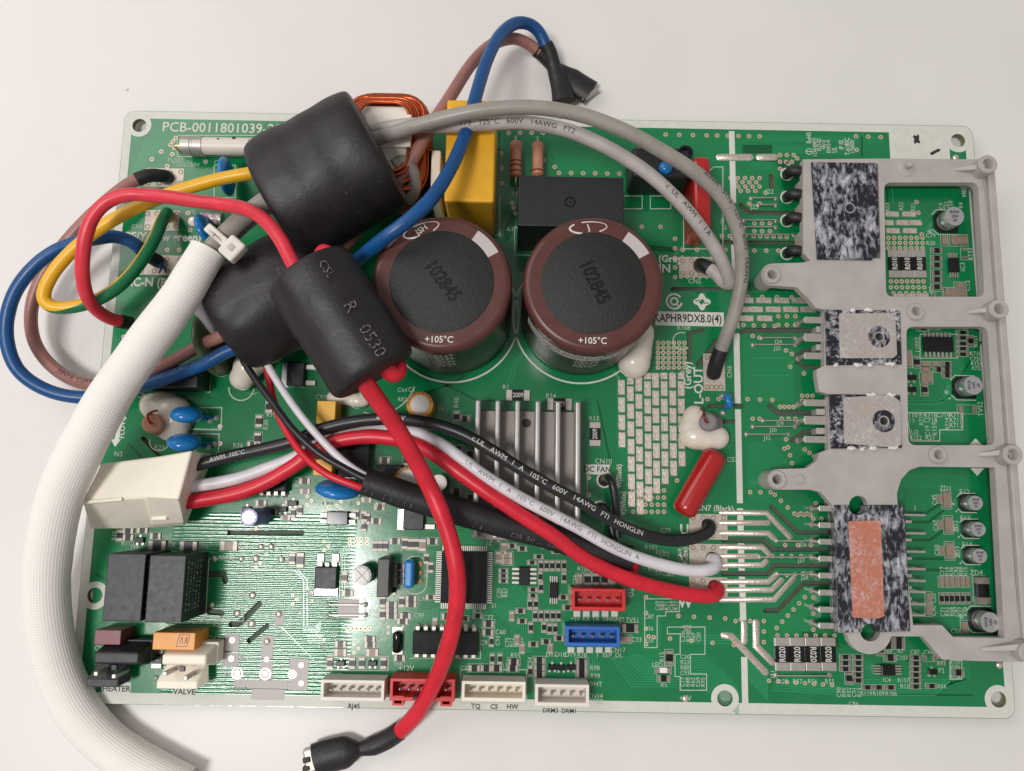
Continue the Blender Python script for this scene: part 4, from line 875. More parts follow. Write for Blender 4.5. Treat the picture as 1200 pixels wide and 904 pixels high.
# resonator, upright driver and little pill diode
x0, y0, x1, y1 = tbox(473,657,484.5,690,.6); q = G().box(x0, y0, .05, x1, y1, .6).build('resonator', M['bluecap'], board, bevel=.08, seg=4, label='small dark blue ceramic resonator with three pins')
for i in range(3):
    gg = G(); gg.lathe((x1+.12, y0+(y1-y0)*(.2+.3*i), 0), [(.09,0),(.08,.04),(.03,.06)], 10); gg.build('pin', M['gold'], q, smooth=40)
block('driver_transistor', tbox(442,655,456,700,.9), .9, 'chipblk', None, .02)
a = P(466,740,.14); gg = G(); gg.lathe(a, [(.06,-.56),(.12,-.52),(.13,-.1),(.12,-.04),(.05,0)], 16, Vector((0,1,0))); q = gg.build('pill_diode', M['gloss'], board, smooth=60)
for y in (738, 763): G().box(P(460,y).x, P(460,y).y-.08, .003, P(472,y).x, P(460,y).y+.08, .05).build('terminal', M['steel'], q)
G().box(P(396,720).x, P(396,724).y, .003, P(420,720).x, P(420,703).y, .02).build('shield_patch', M['greylab'], board)

# ------------------------------------------------------------------ pin headers
def header(x0, y0, x1, y1, h, matn, n, label, notch=False, wall=.08):
    bx = vbox(x0, y0, x1, y1, h); root = link('pin_header', None, board, ((bx[0]+bx[2])/2, (bx[1]+bx[3])/2, 0), label=label)
    out = [(bx[0],bx[1]),(bx[2],bx[1]),(bx[2],bx[3]),(bx[0],bx[3])]; inn = [(bx[0]+wall,bx[1]+wall*1.2),(bx[2]-wall,bx[1]+wall*1.2),(bx[2]-wall,bx[3]-wall),(bx[0]+wall,bx[3]-wall)]
    g1 = plate(out, [inn], .02, h); g1.build('housing_wall', M[matn], root, bevel=.012)
    G().box(bx[0]+.02, bx[1]+.02, .01, bx[2]-.02, bx[3]-.02, h*.35).build('housing_floor', M[matn], root)
    if notch:
        w_ = bx[2]-bx[0]
        for t0, t1 in ((.06,.2),(.80,.94)):
            gg = plate([(bx[0]+w_*t0-.03,bx[1]-.12),(bx[0]+w_*t1+.03,bx[1]-.12),(bx[0]+w_*t1+.03,bx[1]+.12),(bx[0]+w_*t0-.03,bx[1]+.12)], [[(bx[0]+w_*t0+.02,bx[1]-.07),(bx[0]+w_*t1-.02,bx[1]-.07),(bx[0]+w_*t1-.02,bx[1]+.07),(bx[0]+w_*t0+.02,bx[1]+.07)]], .02, h-.01); gg.build('latch_loop', M[matn], root)
        G().box(bx[0]+w_*.36, bx[1]+.03, h*.5, bx[0]+w_*.62, bx[1]+.1, h+.004).build('latch_slot', M['chipblk'], root)
    else:
        for t in (.12, .5, .88):
            x = bx[0]+(bx[2]-bx[0])*t; G().box(x-.09, bx[1]-.03, .02, x+.09, bx[1]+.01, h*.75).build('housing_rib', M[matn], root)
    for i in range(n):
        x = bx[0]+(bx[2]-bx[0])*(.14+.72*i/(n-1)); y = (bx[1]+bx[3])/2-.02; gg = G(); gg.box(x-.032, y-.032, .1, x+.032, y+.032, h*.72); gg.loft([(x-.032,y-.032,h*.72),(x+.032,y-.032,h*.72),(x+.032,y+.032,h*.72),(x-.032,y+.032,h*.72)], [(x-.012,y-.012,h*.84),(x+.012,y-.012,h*.84),(x+.012,y+.012,h*.84),(x-.012,y+.012,h*.84)]); gg.build('pin', M['steel'], root)
header(376,790,455,822,.7,'white_p',6,'white six-pin header above the printed RJ45'); header(457,788,535,822,.75,'red_p',6,'red header under the red cable at the lower edge', True); header(541,791.5,616,822.5,.7,'cream_p',6,'cream header above the printed TQ CS HW'); header(626,795,690.5,828,.7,'white_p',5,'white five-pin header above the printed DRM'); header(668,687,733,716,.65,'red_p',5,'small red five-pin header above the blue one'); header(661,730,726.5,758,.65,'blue_p',5,'small blue five-pin header')
gg = G()
for y, xs in ((719.5,(676,687,698,709,720)), (762,(669,680,691,702,713))):
    for x in xs: p = P(x, y); gg = G(); gg.box(p.x-.09, p.y-.075, .002, p.x+.09, p.y+.075, .008); gg.build('test_pad', M['silk'], board)
# tall two-pin headers
def vh(x0, y0, x1, y1, fx0, fy0, fx1, fy1, matn, pins, label):
    h = .95; bx = tbox(x0, y0, x1, y1, h); root = link('pin_header', None, board, ((bx[0]+bx[2])/2, (bx[1]+bx[3])/2, 0), label=label)
    top = bx[3]; G().box(bx[0]+.12, bx[1]+.15, .02, bx[2]+.12, top+.25, .45).build('housing_base', M[matn], root, bevel=.03)
    gg = G(); gg.loft([(bx[0]+.1,bx[1]+.1,.4),(bx[2]+.1,bx[1]+.1,.4),(bx[2]+.1,top+.22,.4),(bx[0]+.1,top+.22,.4)], [(bx[0],bx[1]+.2,h),(bx[2],bx[1]+.2,h),(bx[2],top,h),(bx[0],top,h)]); gg.build('housing_back', M[matn], root, bevel=.05, seg=3)
    fb = tbox(fx0, fy0, fx1, fy1, .6); gg = G(); gg.loft([(fb[0]+.15,fb[1]+.12,.3),(fb[2]+.2,fb[1]+.12,.3),(fb[2]+.15,bx[1]+.3,.3),(fb[0]+.2,bx[1]+.3,.3)], [(fb[0],fb[1],.6),(fb[2],fb[1],.6),(fb[2],fb[3],.6),(fb[0],fb[3],.6)]); gg.build('locking_lip', M[matn], root, bevel=.03)
    for x, y in pins:
        p = P(x, y, 1.05); gg = G(); gg.box(p.x-.055, p.y-.055, .3, p.x+.055, p.y+.055, 1.05); gg.build('pin', M['steel'], root, bevel=.02)
    p = P((x0+x1)/2-2, (y0+y1)/2+6, h); G().box(p.x-.06, p.y-.06, h-.1, p.x+.06, p.y+.06, h+.003).build('keyhole', M['chipblk'], root)
vh(109,765,162,788,101,797,138,806,'black',[(133,793),(112,790)],'black header above the printed HEATER'); vh(189,768,241,789,183,799,231,808,'cream_p',[(193,790),(217,795)],'cream header above the printed VALVE')

# ------------------------------------------------------------------ heat sink
x0, y0, x1, y1 = vbox(562,482,681,634,.35); hs = link('heat_sink', None, board, ((x0+x1)/2, (y0+y1)/2, 0), label='finned aluminium heat sink under the phase cables')
G().box(x0, y0, .12, x1, y1, .35).build('base_plate', M['alu_dark'], hs, bevel=.02)
for fx in (558.5,582,605.5,629.5,653.4,677):
    p = P(fx, 540, .95); gg = G(); gg.box(p.x-.072, P(600,632,.9).y, .3, p.x+.072, P(600,469,.95).y, .95); gg.build('fin', M['fin'], hs, bevel=.05, seg=3)
gg = G(); gg.disc(P(617,496,.352), .13, .354, 20); gg.build('screw_hole', M['ink'], hs)

# ------------------------------------------------------------------ power packages
MZ = .78
def leg(q, xa, xb, y, matn='steel', wd=.13, dy=0):
    a = P(xa, y, .5); b = P(xb, y, .5); gg = G(); gg.box(a.x, a.y-wd*.6, .44, b.x-.05+.06, a.y+wd*.6, .5); gg.box(a.x-.03, a.y-wd*.32, -.02, a.x+.05, a.y+wd*.32, .497); gg.lathe((a.x+.01, a.y, 0), [(.11,0),(.07,.06),(.03,.1)], 10); gg.build('lead', M[matn], q, bevel=.012)
# bridge rectifier
rp = [(951,190),(1027,191),(1031,293),(1022,305),(958,304)]; hc = P(996,244,MZ)
gg = plate([tuple(P(x,y,MZ))[:2] for x, y in rp], [circ(hc, .135, 20)], .34, MZ); q = gg.build('bridge_rectifier', M['paste_blk'], board, label='paste-smeared black rectifier with four sleeved legs', bevel=.015)
gg = G(); gg.lathe((hc.x,hc.y,.4), [(.135,0),(.135,.37),(.155,.382),(.12,.382),(.12,0)], 20, cap=False); gg.build('screw_bush', M['can'], q, smooth=30)
for y in (203.5, 230.5, 258, 296.5):
    a = P(924, y, .25); b = P(953, y-1, .55); gg = G(); gg.tube(spline([Vector((a.x,a.y,0)), a+Vector((.02,0,.15)), (a+b)/2+Vector((0,0,.12)), b], 5), lambda t: .10+.06*math.sin(math.pi*min(1, t*1.1)), 12); gg.build('sleeved_lead', M['sleeve_blk'], q, smooth=60)
    gg = G(); gg.ring(P(922,y+1), .155, .20, .008, 22); gg.build('printed_circle', M['silk'], q)
# switching transistors
def igbt(c4, tab, hole, legs, label):
    gg = plate([tuple(P(x,y,MZ))[:2] for x, y in c4], [circ(P(*hole,MZ), .11, 18)], .3, MZ); q = gg.build('power_transistor', M['paste_edge'], board, label=label, bevel=.012)
    hp = P(*hole, MZ); gg = plate([tuple(P(x,y,MZ))[:2] for x, y in tab], [circ(hp, .31, 24)], MZ-.02, MZ+.012); gg.build('metal_tab', M['paste_tab'], q)
    gg = G(); gg.ring(hp, .15, .31, MZ+.006, 24); gg.build('hole_rim', M['paste_blk'], q)
    gg = G(); gg.lathe((hp.x,hp.y,.4), [(.11,0),(.11,MZ-.4+.01),(.15,MZ-.4+.016)], 18, cap=False); gg.build('hole_bush', M['steel'], q, smooth=30)
    rr = random.Random(int(hole[1])); gg = G()
    for e0, e1, lo in ((3, 2, .25), (0, 1, .6)):                          # squeezed-out paste along the rims
        t = lo*rr.random()
        while t < .95:
            dt = .05+.12*rr.random(); pa = []; m_ = 8
            for i in range(m_+1):
                tt = min(1, t+dt*i/m_); x = c4[e0][0]+(c4[e1][0]-c4[e0][0])*tt; y = c4[e0][1]+(c4[e1][1]-c4[e0][1])*tt+rr.uniform(-1.2, 1.2); pa.append(P(x, y, MZ-.01))
            gg.tube(pa, lambda t_: .012+.055*math.sin(math.pi*t_)**.7*rr.uniform(.6, 1.2), 8); t += dt+.25*rr.random()
    gg.build('squeezed_paste', M['paste'], q, smooth=70, kind='stuff')
    for i, y in enumerate(legs):
        leg(q, 943, 970, y, wd=.16 if i != 1 else .2)
igbt([(967,363),(1054,364),(1057,427),(969,428)], [(983,368),(1042,367),(1049,373),(1051,416),(1046,420),(984,420)], (1030,395), (375,395.5,417), 'upper one of two paste-covered power transistors in the grey bracket')
igbt([(972,462),(1055,463),(1057,525),(974,526)], [(988,466),(1026,464),(1046,464),(1055,471),(1056,521),(1050,525),(989,520)], (1035.5,493.7), (472,492.5,515), 'lower one of two paste-covered power transistors in the grey bracket')
# power module
def arc(cx, cy, r, a0, a1, n=10): return [(cx+r*math.cos(math.radians(a0+(a1-a0)*i/n)), cy-r*math.sin(math.radians(a0+(a1-a0)*i/n))) for i in range(n+1)]
mp = [(978,592)]+arc(1006,592,12,180,360)+[(1060,592),(1067,740)]+arc(1020,741,10,0,180)+[(982,742)]
gg = plate([tuple(P(x,y,MZ))[:2] for x, y in mp], [], .3, MZ); q = gg.build('power_module', M['paste_blk'], board, label='large power module with copper pad smeared with white thermal paste', bevel=.01)
gg = plate([tuple(P(x,y,MZ))[:2] for x, y in [(994,611),(1032,610),(1036,722),(1030,725),(999,724)]], [], MZ-.01, MZ+.01); gg.build('copper_pad', M['paste_cu'], q)
for y in (596,615.6,635,655,674.7,694.7,714.6,733.5): leg(q, 960, 979+(y-596)*.03, y, wd=.13)
for i, y in enumerate((603.6,625,646.6,667,680.6,693.6,708,721)):
    a = P(1062, y, .45); b = P(1081, y, .2); gg = G(); gg.box(a.x-.05, a.y-.03, .42, b.x-.1, a.y+.03, .47); gg.box(b.x-.12, a.y-.03, -.02, b.x-.05, a.y+.03, .468); gg.build('lead', M['steel'], q, bevel=.008)
    a = P(1064, y+8, .45); gg = G(); gg.box(a.x-.05, a.y-.04, .4, a.x+.09, a.y+.04, .45); gg.box(a.x+.04, a.y-.04, -.02, a.x+.11, a.y+.04, .448); gg.build('lead', M['steel'], q, bevel=.008)

# ------------------------------------------------------------------ printing on the board
small = G()
def sk(s, x, y, hpx, rot=0, align='CENTER', bold=-.004, sx=.95):
    put_text(small, s, P(x, y), hpx*px1(x, y), math.radians(rot), bold, align, sx)
def big(s, x, y, hpx, rot=0, align='CENTER', bold=.02, sx=1.0, dark=False, z=.0085):
    gg = G(); put_text(gg, s, P(x, y), hpx*px1(x, y), math.radians(rot), bold, align, sx, z=z); gg.build('printed_text', M['ink' if dark else 'silk'], board, kind='stuff')
def patch(x0, y0, x1, y1):
    gg = G(); a = P(x0, y1); c = P(x1, y0); gg.add([(a.x,a.y,.0065),(c.x,a.y,.0065),(c.x,c.y,.0065),(a.x,c.y,.0065)], [(0,1,2,3)]); gg.build('printed_panel', M['silk'], board)
big('PCB-0011801039-20S', 190, 149.5, 11.5, align='LEFT', bold=.008, sx=.98)
big('PE(Yellow green)', 147, 277.5, 9.5, align='LEFT', bold=.03, sx=.92); big('AC-N (Blue)', 147, 331, 10, align='LEFT', bold=.03, sx=.92)
big('(Grey)', 806, 440, 8.5, 90, bold=.02); big('L-OUT', 819, 452, 10.5, 90, bold=.022); big('(Grey)', 787, 304, 8, bold=.025); big('L-IN', 786, 315.5, 9.5, align='RIGHT', bold=.03)
patch(768, 366.5, 848, 381.5); big('KAPHR9DX8.0(4)', 846, 374.5, 9.5, align='RIGHT', bold=.02, dark=True, sx=.78)
patch(686.5, 545, 714, 556); big('DC FAN', 700, 550.5, 6.5, dark=True, sx=.95)
patch(119, 800, 154, 812.5); big('HEATER', 136.5, 807.5, 6.5, dark=True); patch(203, 803, 229, 815); big('VALVE', 216, 811, 6.5, dark=True)
big('RJ45', 415, 828, 5.5, dark=True); big('TQ', 557.5, 828, 5.5, dark=True); big('CS', 579, 828.5, 5.5, dark=True); big('HW', 600.5, 828.5, 5.5, dark=True); big('DRM3', 645, 833, 5, dark=True); big('DRM1', 667, 833.5, 5, dark=True); big('+12V', 476, 783.5, 6, bold=.01)
big('W', 803, 707, 11, bold=.03); big('U', 802, 621, 11, bold=.03); big('V', 801, 656, 11, bold=.03)
big('CN7 (Black)', 838, 596, 6.5, bold=.012, sx=.95); big('(White)', 803, 655, 6, 90); big('V(White)', 730.5, 590, 6, 90, bold=.02, sx=.85); big('W(Black)', 725.5, 558, 6, 90, bold=.02, sx=.85)
big('FLOW', 144, 502, 6, 90, bold=.012)
gg = G(); k = px1(138, 503)
for pts in ([(143,482),(149,491),(137,491)], [(135,524),(130,515),(142,515)]): area_px(gg, pts, .008)
area_px(gg, [(141,491),(145,491),(139,515),(134,515)], .0078); gg.build('printed_arrow', M['silk'], board)
gg = G(); area_px(gg, [(1143,514),(1151,522),(1135,522)], .008); gg.build('printed_arrow', M['silk'], board); gg = G(); area_px(gg, [(1137,549),(1153,549),(1145,558)], .008); gg.build('printed_arrow', M['silk'], board)
# maker marks beside the model number
gg = G(); c = P(790, 353.5); gg.ring(c, .19, .245, .008, 28, .6, 6.1); gg.ring(c, .07, .13, .008, 20); gg.strip([(c.x+.05,c.y-.05),(c.x+.15,c.y-.17)], .045, .0085); gg.build('printed_emblem', M['silk'], board)
gg = G(); c = P(822.5, 354); q = []
for i in range(24): a = 2*math.pi*i/24; r = .21+.05*math.cos(4*a); q.append((c.x+r*math.cos(a), c.y+r*math.sin(a)))
gg.add([(a, b_, .008) for a, b_ in q], [tuple(range(24))]); gg.build('printed_emblem', M['silk'], board)
gg = G(); gg.obox((c.x, c.y), .8, .075, .055, .009, .0092); gg.strip([(c.x-.2,c.y+.02),(c.x-.05,c.y+.05)], .03, .0092); gg.strip([(c.x+.05,c.y-.05),(c.x+.2,c.y-.02)], .03, .0092); gg.build('printed_emblem', M['pcb'], board)
for s, x, y, h, r in [('RoHS',948,162,7,90),('1134100873',955,173,5.5,90),('FLD-02',960,170,6,90),('94V-0',965.5,170,5.5,90),('E347219',971,172,5.5,90),('UL',978,176,7,90),('IP IIS',986,170,7,90),('T-6180C',993,172,7,90),('17600V',999,172,6.5,90),('V907',1130,226,6.5,90)]: big(s, x, y, h*.8, r, bold=.006, sx=.72)
gg = G(); gg.ring(P(948,178), .08, .10, .008, 18); gg.strip([P(944,178),P(952,178)], .02, .0085); gg.build('printed_emblem', M['silk'], board)
DES = [('FUSE2',206,188,5,0),('T25A/250V',218,193.5,5,0),('CN3',161,266,5,0),('PE',226,250,6,0),('C1',255,191,5,0),('R2',603,227.5,5,0),('K1',598,269,5,0),('CN5',814,330,5.5,0),('CN6',855,436,5.5,90),('R168',801,384.5,5.5,0),('C57',858,539,5.5,0),('J22',902,225,5.5,0),('J23',884,243,5.5,0),('J1',847,259,5,0),('J2',849,267,5,0),('J24',912,401,5,0),('J25',911,408.5,5,0),('J29',914,497,5,0),('J30',906,504.5,5,0),('J32',899,513.5,5,0),('J26',941,638.5,5,0),('J27',939,657,5,0),('J28',943,677,5,0),('J31',906,790,5.5,90),
 ('RS8',917,799,5.5,0),('RS7',934.5,799,5.5,0),('RS6',952,799,5.5,0),('RS5',972,799,5.5,0),('24',953,596,6,0),('17',958,733,6,0),('1',1072,596,6,0),('E12',1130,577,6,0),('E13',1131,608,6,0),('E14',1133,639,6,0),('ZD1',1108,572.5,5.5,0),('ZD2',1120,617,5.5,90),('ZD3',1122,647,5.5,90),('C45',1095,586,5.5,90),('C47',1096.5,616,5.5,90),('C50',1098,645,5.5,90),('ZD4',1144,671.5,6,0),
 ('C55',1094.5,701,5,90),('C90',1094.5,716,5,90),('C56',1120,740,5.5,0),('R69',1040,763.5,5,0),('R7',1055,763.5,5,0),('C103',1056.5,771,5,0),('C87',1072,764.5,5,0),('C64',1088,764.5,5,0),('P2',1103,786,5.5,0),('R56',1103.5,804.5,5,0),('R157',1058.5,797.5,5,0),('R12',1060,804.5,5,0),('R119',1015,813,5,0),('R109',1029.5,813,5,0),('R106',1044,813,5,0),('C84',1000,825,5,0),('IC4',1039,797,5,0),('R93',1103,778,5,0),('R137',1119,777,4.5,0),('R138',1119,782.5,4.5,0),('R136',1119,793.5,4.5,0),
 ('U702',1076,404,6,90),('C756',1093.5,385,5.5,0),('R720',1127,384,5.5,0),('R721',1143,400,5,90),('R718',1143,415,5,0),('C720',1143,421,4.5,0),('R724',1144,426.5,4.5,0),('R722',1145,432,4.5,0),('TVS2',1149,479.5,6,90),('R110',1067,487,5.5,0),('R11',1066,493,5.5,0),('R719',1079.5,491.5,5,90),('R716',1090,487,5.5,0),('C719',1105,487,5.5,0),('R715',1120,487,5.5,0),('C718',1090,493,5.5,0),('R717',1120,493,5.5,0),('R713',1120,499,5.5,0),('R714',1110,497,5,90),('C19',1087,505,5.5,90),('R159',1095,503,5.5,90),('U2',1072,507,5.5,0),('U22',1074,513.5,5.5,0),('R51',1090,513.5,5.5,0),
 ('RS3',1040,243,5,90),('RS2',1056,242,5,90),('RS1',1070,243,5,90),('C9',1103,242,5,90),('C21',1109,242,5,90),('C10',1114,241,5,90),('R4',1126,241,5,90),('IC3',1128,313,5.5,90),('RT33',1137.5,298,5,90),('C12',1134,335,5.5,90),('J50',1091,340,5,90),('R1',593,454,5.5,0),('R24',645.5,464.5,5.5,0),('R13',696,491,5.5,0),('CN10',707,541,6,0),('R40',535,472,6,90),('C1',482.5,457,5.5,0),('E6',516.5,479,5,0),
 ('R100',684,667,5.5,0),('CN18',734,690.5,5.5,0),('RED',736,697,5.5,0),('+5V',674,725.5,5,0),('RX',687,725.5,5,0),('TX',698,725.5,5,0),('SS',709,725.5,5,0),('NGND',721.5,726,5,0),('TVS1',741,727,5.5,0),('C33',746,750,5.5,0),('CN17',724,762,5.5,0),('1  EEP_DL',714,768,5.5,0),('D17',646,767.5,5.5,0),('D18',657,767.5,5.5,0),('D19',668.5,767.5,5.5,0),('R78',682,768,5.5,0),('R98',697,783,5.5,0),('R99',697.5,792.5,5.5,0),('WHT',697,802,5.5,0),('CN14',697.5,816,5.5,0),('DRED',698.5,822.5,5.5,0),('LED1',772,779.5,5.5,0),('R15',776,770,5.5,90),('R5',778,802.5,5.5,0),('+5V',803,818.5,6.5,0),
 ('C34',674,680,5,90),('C32',545,783.5,5,0),('R55',604,768.5,5.5,0),('C60',586.5,741,5.5,0),('C77',572,724,5.5,0),('C93',583.5,751,5,90),('C9',567,753.5,5.5,0),('IC2',559,716.5,5.5,0),('51',579,710,5,0),('76',572.5,638,5,0),('C54',621,776,5,90),('X1',500,672,5.5,90),('C40',469,694,5.5,0),('C96',495,702,5,0),('C99',491,721.5,5.5,0),('C98',447,749,5.5,0),('R38',437.5,717,5,0),('R46',437.5,723,5,0),('E66',467,778,5,0),('R43',426.5,619.5,5,0),('R52',444,619.5,5,0),
 ('R112',150,637,5.5,0),('R10',134,628,5,90),('R67',195.5,629.5,5.5,0),('N4',158,640.5,5.5,0),('D8',201,638.5,5.5,0),('D16',238,640,5.5,0),('D15',285,640,5.5,0),('K5',254,732,5.5,0),('CX3',250.5,748.5,6,0),('CN12',120.5,760,6,0),('CN11',200,762,6,0),('CN21',257,773,6,90),('CN13',279.5,809,6.5,0),('R23',187,525,6,0),('N3',139,532.5,6,0),('C8',165,464,6,0),('R36',279,522.5,5.5,0),('R10',318,486.5,5.5,0),('R30',312,498,5.5,90),('C97',376,466,5.5,0),('R33',349,565,5.5,90),('CN8',797,650,5.5,90),('C72',778,650,5.5,0),('R101',763,642,5.5,0),('R126',767,667,5.5,0),('C82',783,673,5.5,0),('C79',780,622,5.5,0),('C76',765,628,5.5,0)]
for s, x, y, h, r in DES: sk(s, x, y, h, r)
rr = random.Random(11)
def table_px(x0, y0, x1, y1, n, rot, pre='R', h=5):          # boxed lists of part numbers
    for i in range(n):
        t = (i+.5)/n
        if rot: sk('%s%d' % (pre if i % 3 else 'C', rr.randint(12,99)), x0+(x1-x0)*t, (y0+y1)/2, h, 90)
        else: sk('%s%d' % (pre if i % 3 else 'C', rr.randint(12,99)), (x0+x1)/2, y0+(y1-y0)*t, h, 0)
def frame_px(pts, wd=1.3):
    pts = list(pts)+[pts[0]]; small.strip(wl(pts), wd*.75*px1(*pts[0]), .0075)
for q, n, rot in [((768,704,795,716),5,True),((757,716,764,758),3,False),((785,735,824,742),4,False),((797,742,822,752),4,True),((796,767,809,792),4,False),((797,791,827,808),5,True),((980,803,1010,820),5,True),((1086,272,1095,290),2,False),((1101,664,1134,676),6,True),((1102,712,1134,722),6,True),((447,727,458,742),3,False),((592,743,613,763),4,True),((583,688,595,702),3,True),((466,452,477,474),2,False),((1112,770,1126,796),1,False),((757,630,790,690),5,False)]: table_px(*q, n, rot)
frame_px([(755.5,702),(796,702),(796,717),(780,717),(780,722),(770,722),(770,759),(755.5,759)]); frame_px([(782,735),(826,735),(826,767),(809,767),(809,790),(828,790),(828,809),(797,809),(797,793),(791,793),(791,767),(797,767),(797,743),(782,743)]); frame_px([(1062,484),(1128,484),(1128,504),(1101,504),(1101,517),(1068,517)]); frame_px([(1113,774),(1127,774),(1127,796),(1113,796)])
frame_px([(603,265),(603,299),(640,300),(640,298)],1.5) ; frame_px([(585,155),(586,278),(560,279),(585,278)],1.5); frame_px([(836,196),(847,196),(847,292),(801,292),(801,232)],1.4); frame_px([(730,230),(752.5,230),(752.5,245),(730,245)],1.4); frame_px([(762,230),(786,230),(786,245),(762,245)],1.4)
frame_px([(251,194),(276,194),(276,232),(251,232)],1.4); frame_px([(208,159),(300,159),(300,184),(208,184)],1.2); frame_px([(234,478),(260,478),(259,504),(223,503)],1.5); frame_px([(223,508),(257,509),(256,533),(231,534)],1.5); frame_px([(152,443),(246,460),(246,442)],1.5)
frame_px([(152,645),(243,647),(238,727),(235,727)],1.4); frame_px([(245,655),(285,655),(285,728),(241,727)],1.2); frame_px([(294,654),(350,637),(352,668),(294,668)],1.2); frame_px([(381,702),(428,702),(428,727),(381,727)],1.2); frame_px([(688,545),(715,545),(717,600),(688,600)],1.2); frame_px([(560,737),(563,741),(563,772),(480,772)],1.2); frame_px([(540,785),(617,785),(617,824),(540,824)],1.2)
frame_px([(1078,392),(1122,392),(1122,420),(1078,420)],1) ; frame_px([(384,770),(455,770),(455,786),(384,786)],1.2)
small.ring(P(799,400), .24, .27, .0075, 26, 1.2, 5.5); small.ring(P(187,517), .26, .29, .0075, 26, 3.0, 6.4); small.ring(P(283,455), .34, .37, .0075, 26, 3.1, 6.3); small.ring(P(442,440), 1.1, 1.13, .0075, 40, 4.4, 6.0); small.ring(P(107,800), .17, .20, .0075, 22)
gx = P(487, 674); small.add([(a, b_, .0075) for a, b_ in rrect(gx.x-.33, gx.y-.52, gx.x+.33, gx.y+.52, .3)]+[(a, b_, .0075) for a, b_ in rrect(gx.x-.30, gx.y-.49, gx.x+.30, gx.y+.49, .27)], [(i, (i+1)%24, 24+(i+1)%24, 24+i) for i in range(24)])
for x, y in ((250,651),(255,649)): pass
for i in range(5): small.strip(wl([(256+4*i,654),(258+4*i,651.5),(260+4*i,654)]), .028, .0075)
small.build('silkscreen_print', M['silk_thin'], board, kind='stuff')
# odd round solder joints in the corner
for x, y, r in [(251.5,655,.085),(283,655,.085),(300,655,.1),(330,656,.1),(296,698,.1),(278,719,.1),(295,731,.11),(327,720,.1),(313,752,.1),(248,709,.08),(306,641,.09),(318,641,.09),(1033,200,.08),(1171,779.5,.1),(1120,185,.1),(803,819,.09),(100,791,.06),(183,794,.06)]:
    gg = G(); gg.lathe(P(x, y), [(r,.003),(r*.85,.03),(r*.4,.05)], 14); gg.build('solder_joint', M['tin'], board, smooth=50)
for cx, cy in ((824,311),(829,615),(834,654),(837,687),(708,563),(703,596)):
    gg = G(); gg.ring(P(cx, cy), .17, .22, .014, 20); gg.build('wire_hole', M['pad'], board); gg = G(); gg.disc(P(cx, cy), .17, .013, 20); gg.build('wire_hole_bore', M['stamp'], board)

# ------------------------------------------------------------------ grey plastic bracket
BZ0, BZ1 = .46, .72
br = link('plastic_bracket', None, None, P(1100, 450, 0), label='grey plastic bracket with screw bosses over the power parts', cat='bracket')
bo = [(941,187),(1040,186),(1150,187),(1160,300),(1172,450),(1186,640),(1196,752),(1202,776),(1150,775),(1104,773),(1081,746),(1046,746)]+arc(1019,741,26,-10,-170,10)+[(985,736),(979,600),(975,592),(962,577),(950,574),(914,574)]+arc(911,562,12,-90,-270,8)+[(945,549),(957,540),(960,531),(971,527),(971,462),(960,459),(957,440),(957,433),(966,429),(966,363),(956,361),(949,352),(934,337),(910,335)]+arc(905,322,13,-90,-270,8)+[(940,308),(950,306),(941,296)]
def wz(pts, z): return [tuple(P(x, y, z))[:2] for x, y in pts]
def rr_px(x0, y0, x1, y1, sl, r=9):              # rounded opening; sl shifts the lower corners sideways
    c = [(x0,y0),(x1,y0),(x1+sl,y1),(x0+sl*.3,y1)]; out = []
    for i in range(4):
        p, a, b_ = Vector(c[i]), Vector(c[i-1]), Vector(c[(i+1)%4]); u = (a-p).normalized(); v = (b_-p).normalized()
        for k in range(6):
            t = k/5; out.append(tuple((p+u*r)*(1-t)**2+p*2*t*(1-t)+(p+v*r)*t*t))
    return out
op = [rr_px(1036,214,1146,348,8,9), rr_px(1062,383,1157,522,9,9), [(1052,592),(1051,578),(1056,562),(1066,551),(1078,547),(1166,548),(1177,748),(1117,747),(1104,733),(1070,733),(1062,660)],
  [(953,192),(1029,192),(1032,303),(959,303)], [(969,365),(1055,366),(1057,426),(971,426)], [(974,464),(1055,465),(1057,524),(976,524)],
  [(980,592)]+arc(1006,592,11,180,0,8)+[(1050,592),(1064,735)]+arc(1020,740,12,10,-190,10)+[(985,735)]]
holes_b = [circ(P(905,322,BZ1), .12, 16), circ(P(911,562,BZ1), .12, 16), circ(P(1074,365,BZ1), .115, 16), circ(P(1100,533,BZ1), .115, 16)]
gg = plate(wz(bo, BZ1), [wz(o, BZ1) for o in op[:3]]+[wz(op[3], BZ1), wz(op[4], BZ1), wz(op[5], BZ1), wz(op[6], BZ1)]+holes_b, BZ0, BZ1)
gg.build('plate', M['grey_p'], br, bevel=.025)
RX0 = P(1145.5, 350, 0).x; RX1 = P(1178.5, 345, .9).x; 
YB = P(1190,772,.7).y; gg = G(); gg.box(RX0, YB+.15, .02, RX0+.09, P(1150,215,0).y+.3, BZ1-.03); gg.box(RX0+.03, YB, .3, RX1, P(1150,200,.8).y+.15, .86)
gg.build('side_rail', M['grey_p'], br, bevel=.03)
def boss(x, y, ro, ri, z0, z1):
    p = P(x, y, z1); gg = G(); gg.lathe((p.x,p.y,z0), [(ro*1.05,0),(ro,z1-z0-.03),(ro-.025,z1-z0),(ri+.02,z1-z0),(ri,z1-z0-.03),(ri*.9,0)], 28, cap=False); gg.build('screw_boss', M['grey_p'], br, smooth=35)
for x, y in ((1158.5,192),(1171.5,362),(1187.5,533),(1207,765)): boss(x, y, .27, .14, .0, 1.15)
for x, y in ((905,322),(911,562)): boss(x, y, .25, .125, .0, .8)
for x, y in ((1074,365),(1100,533)): boss(x, y, .24, .12, .1, .82)
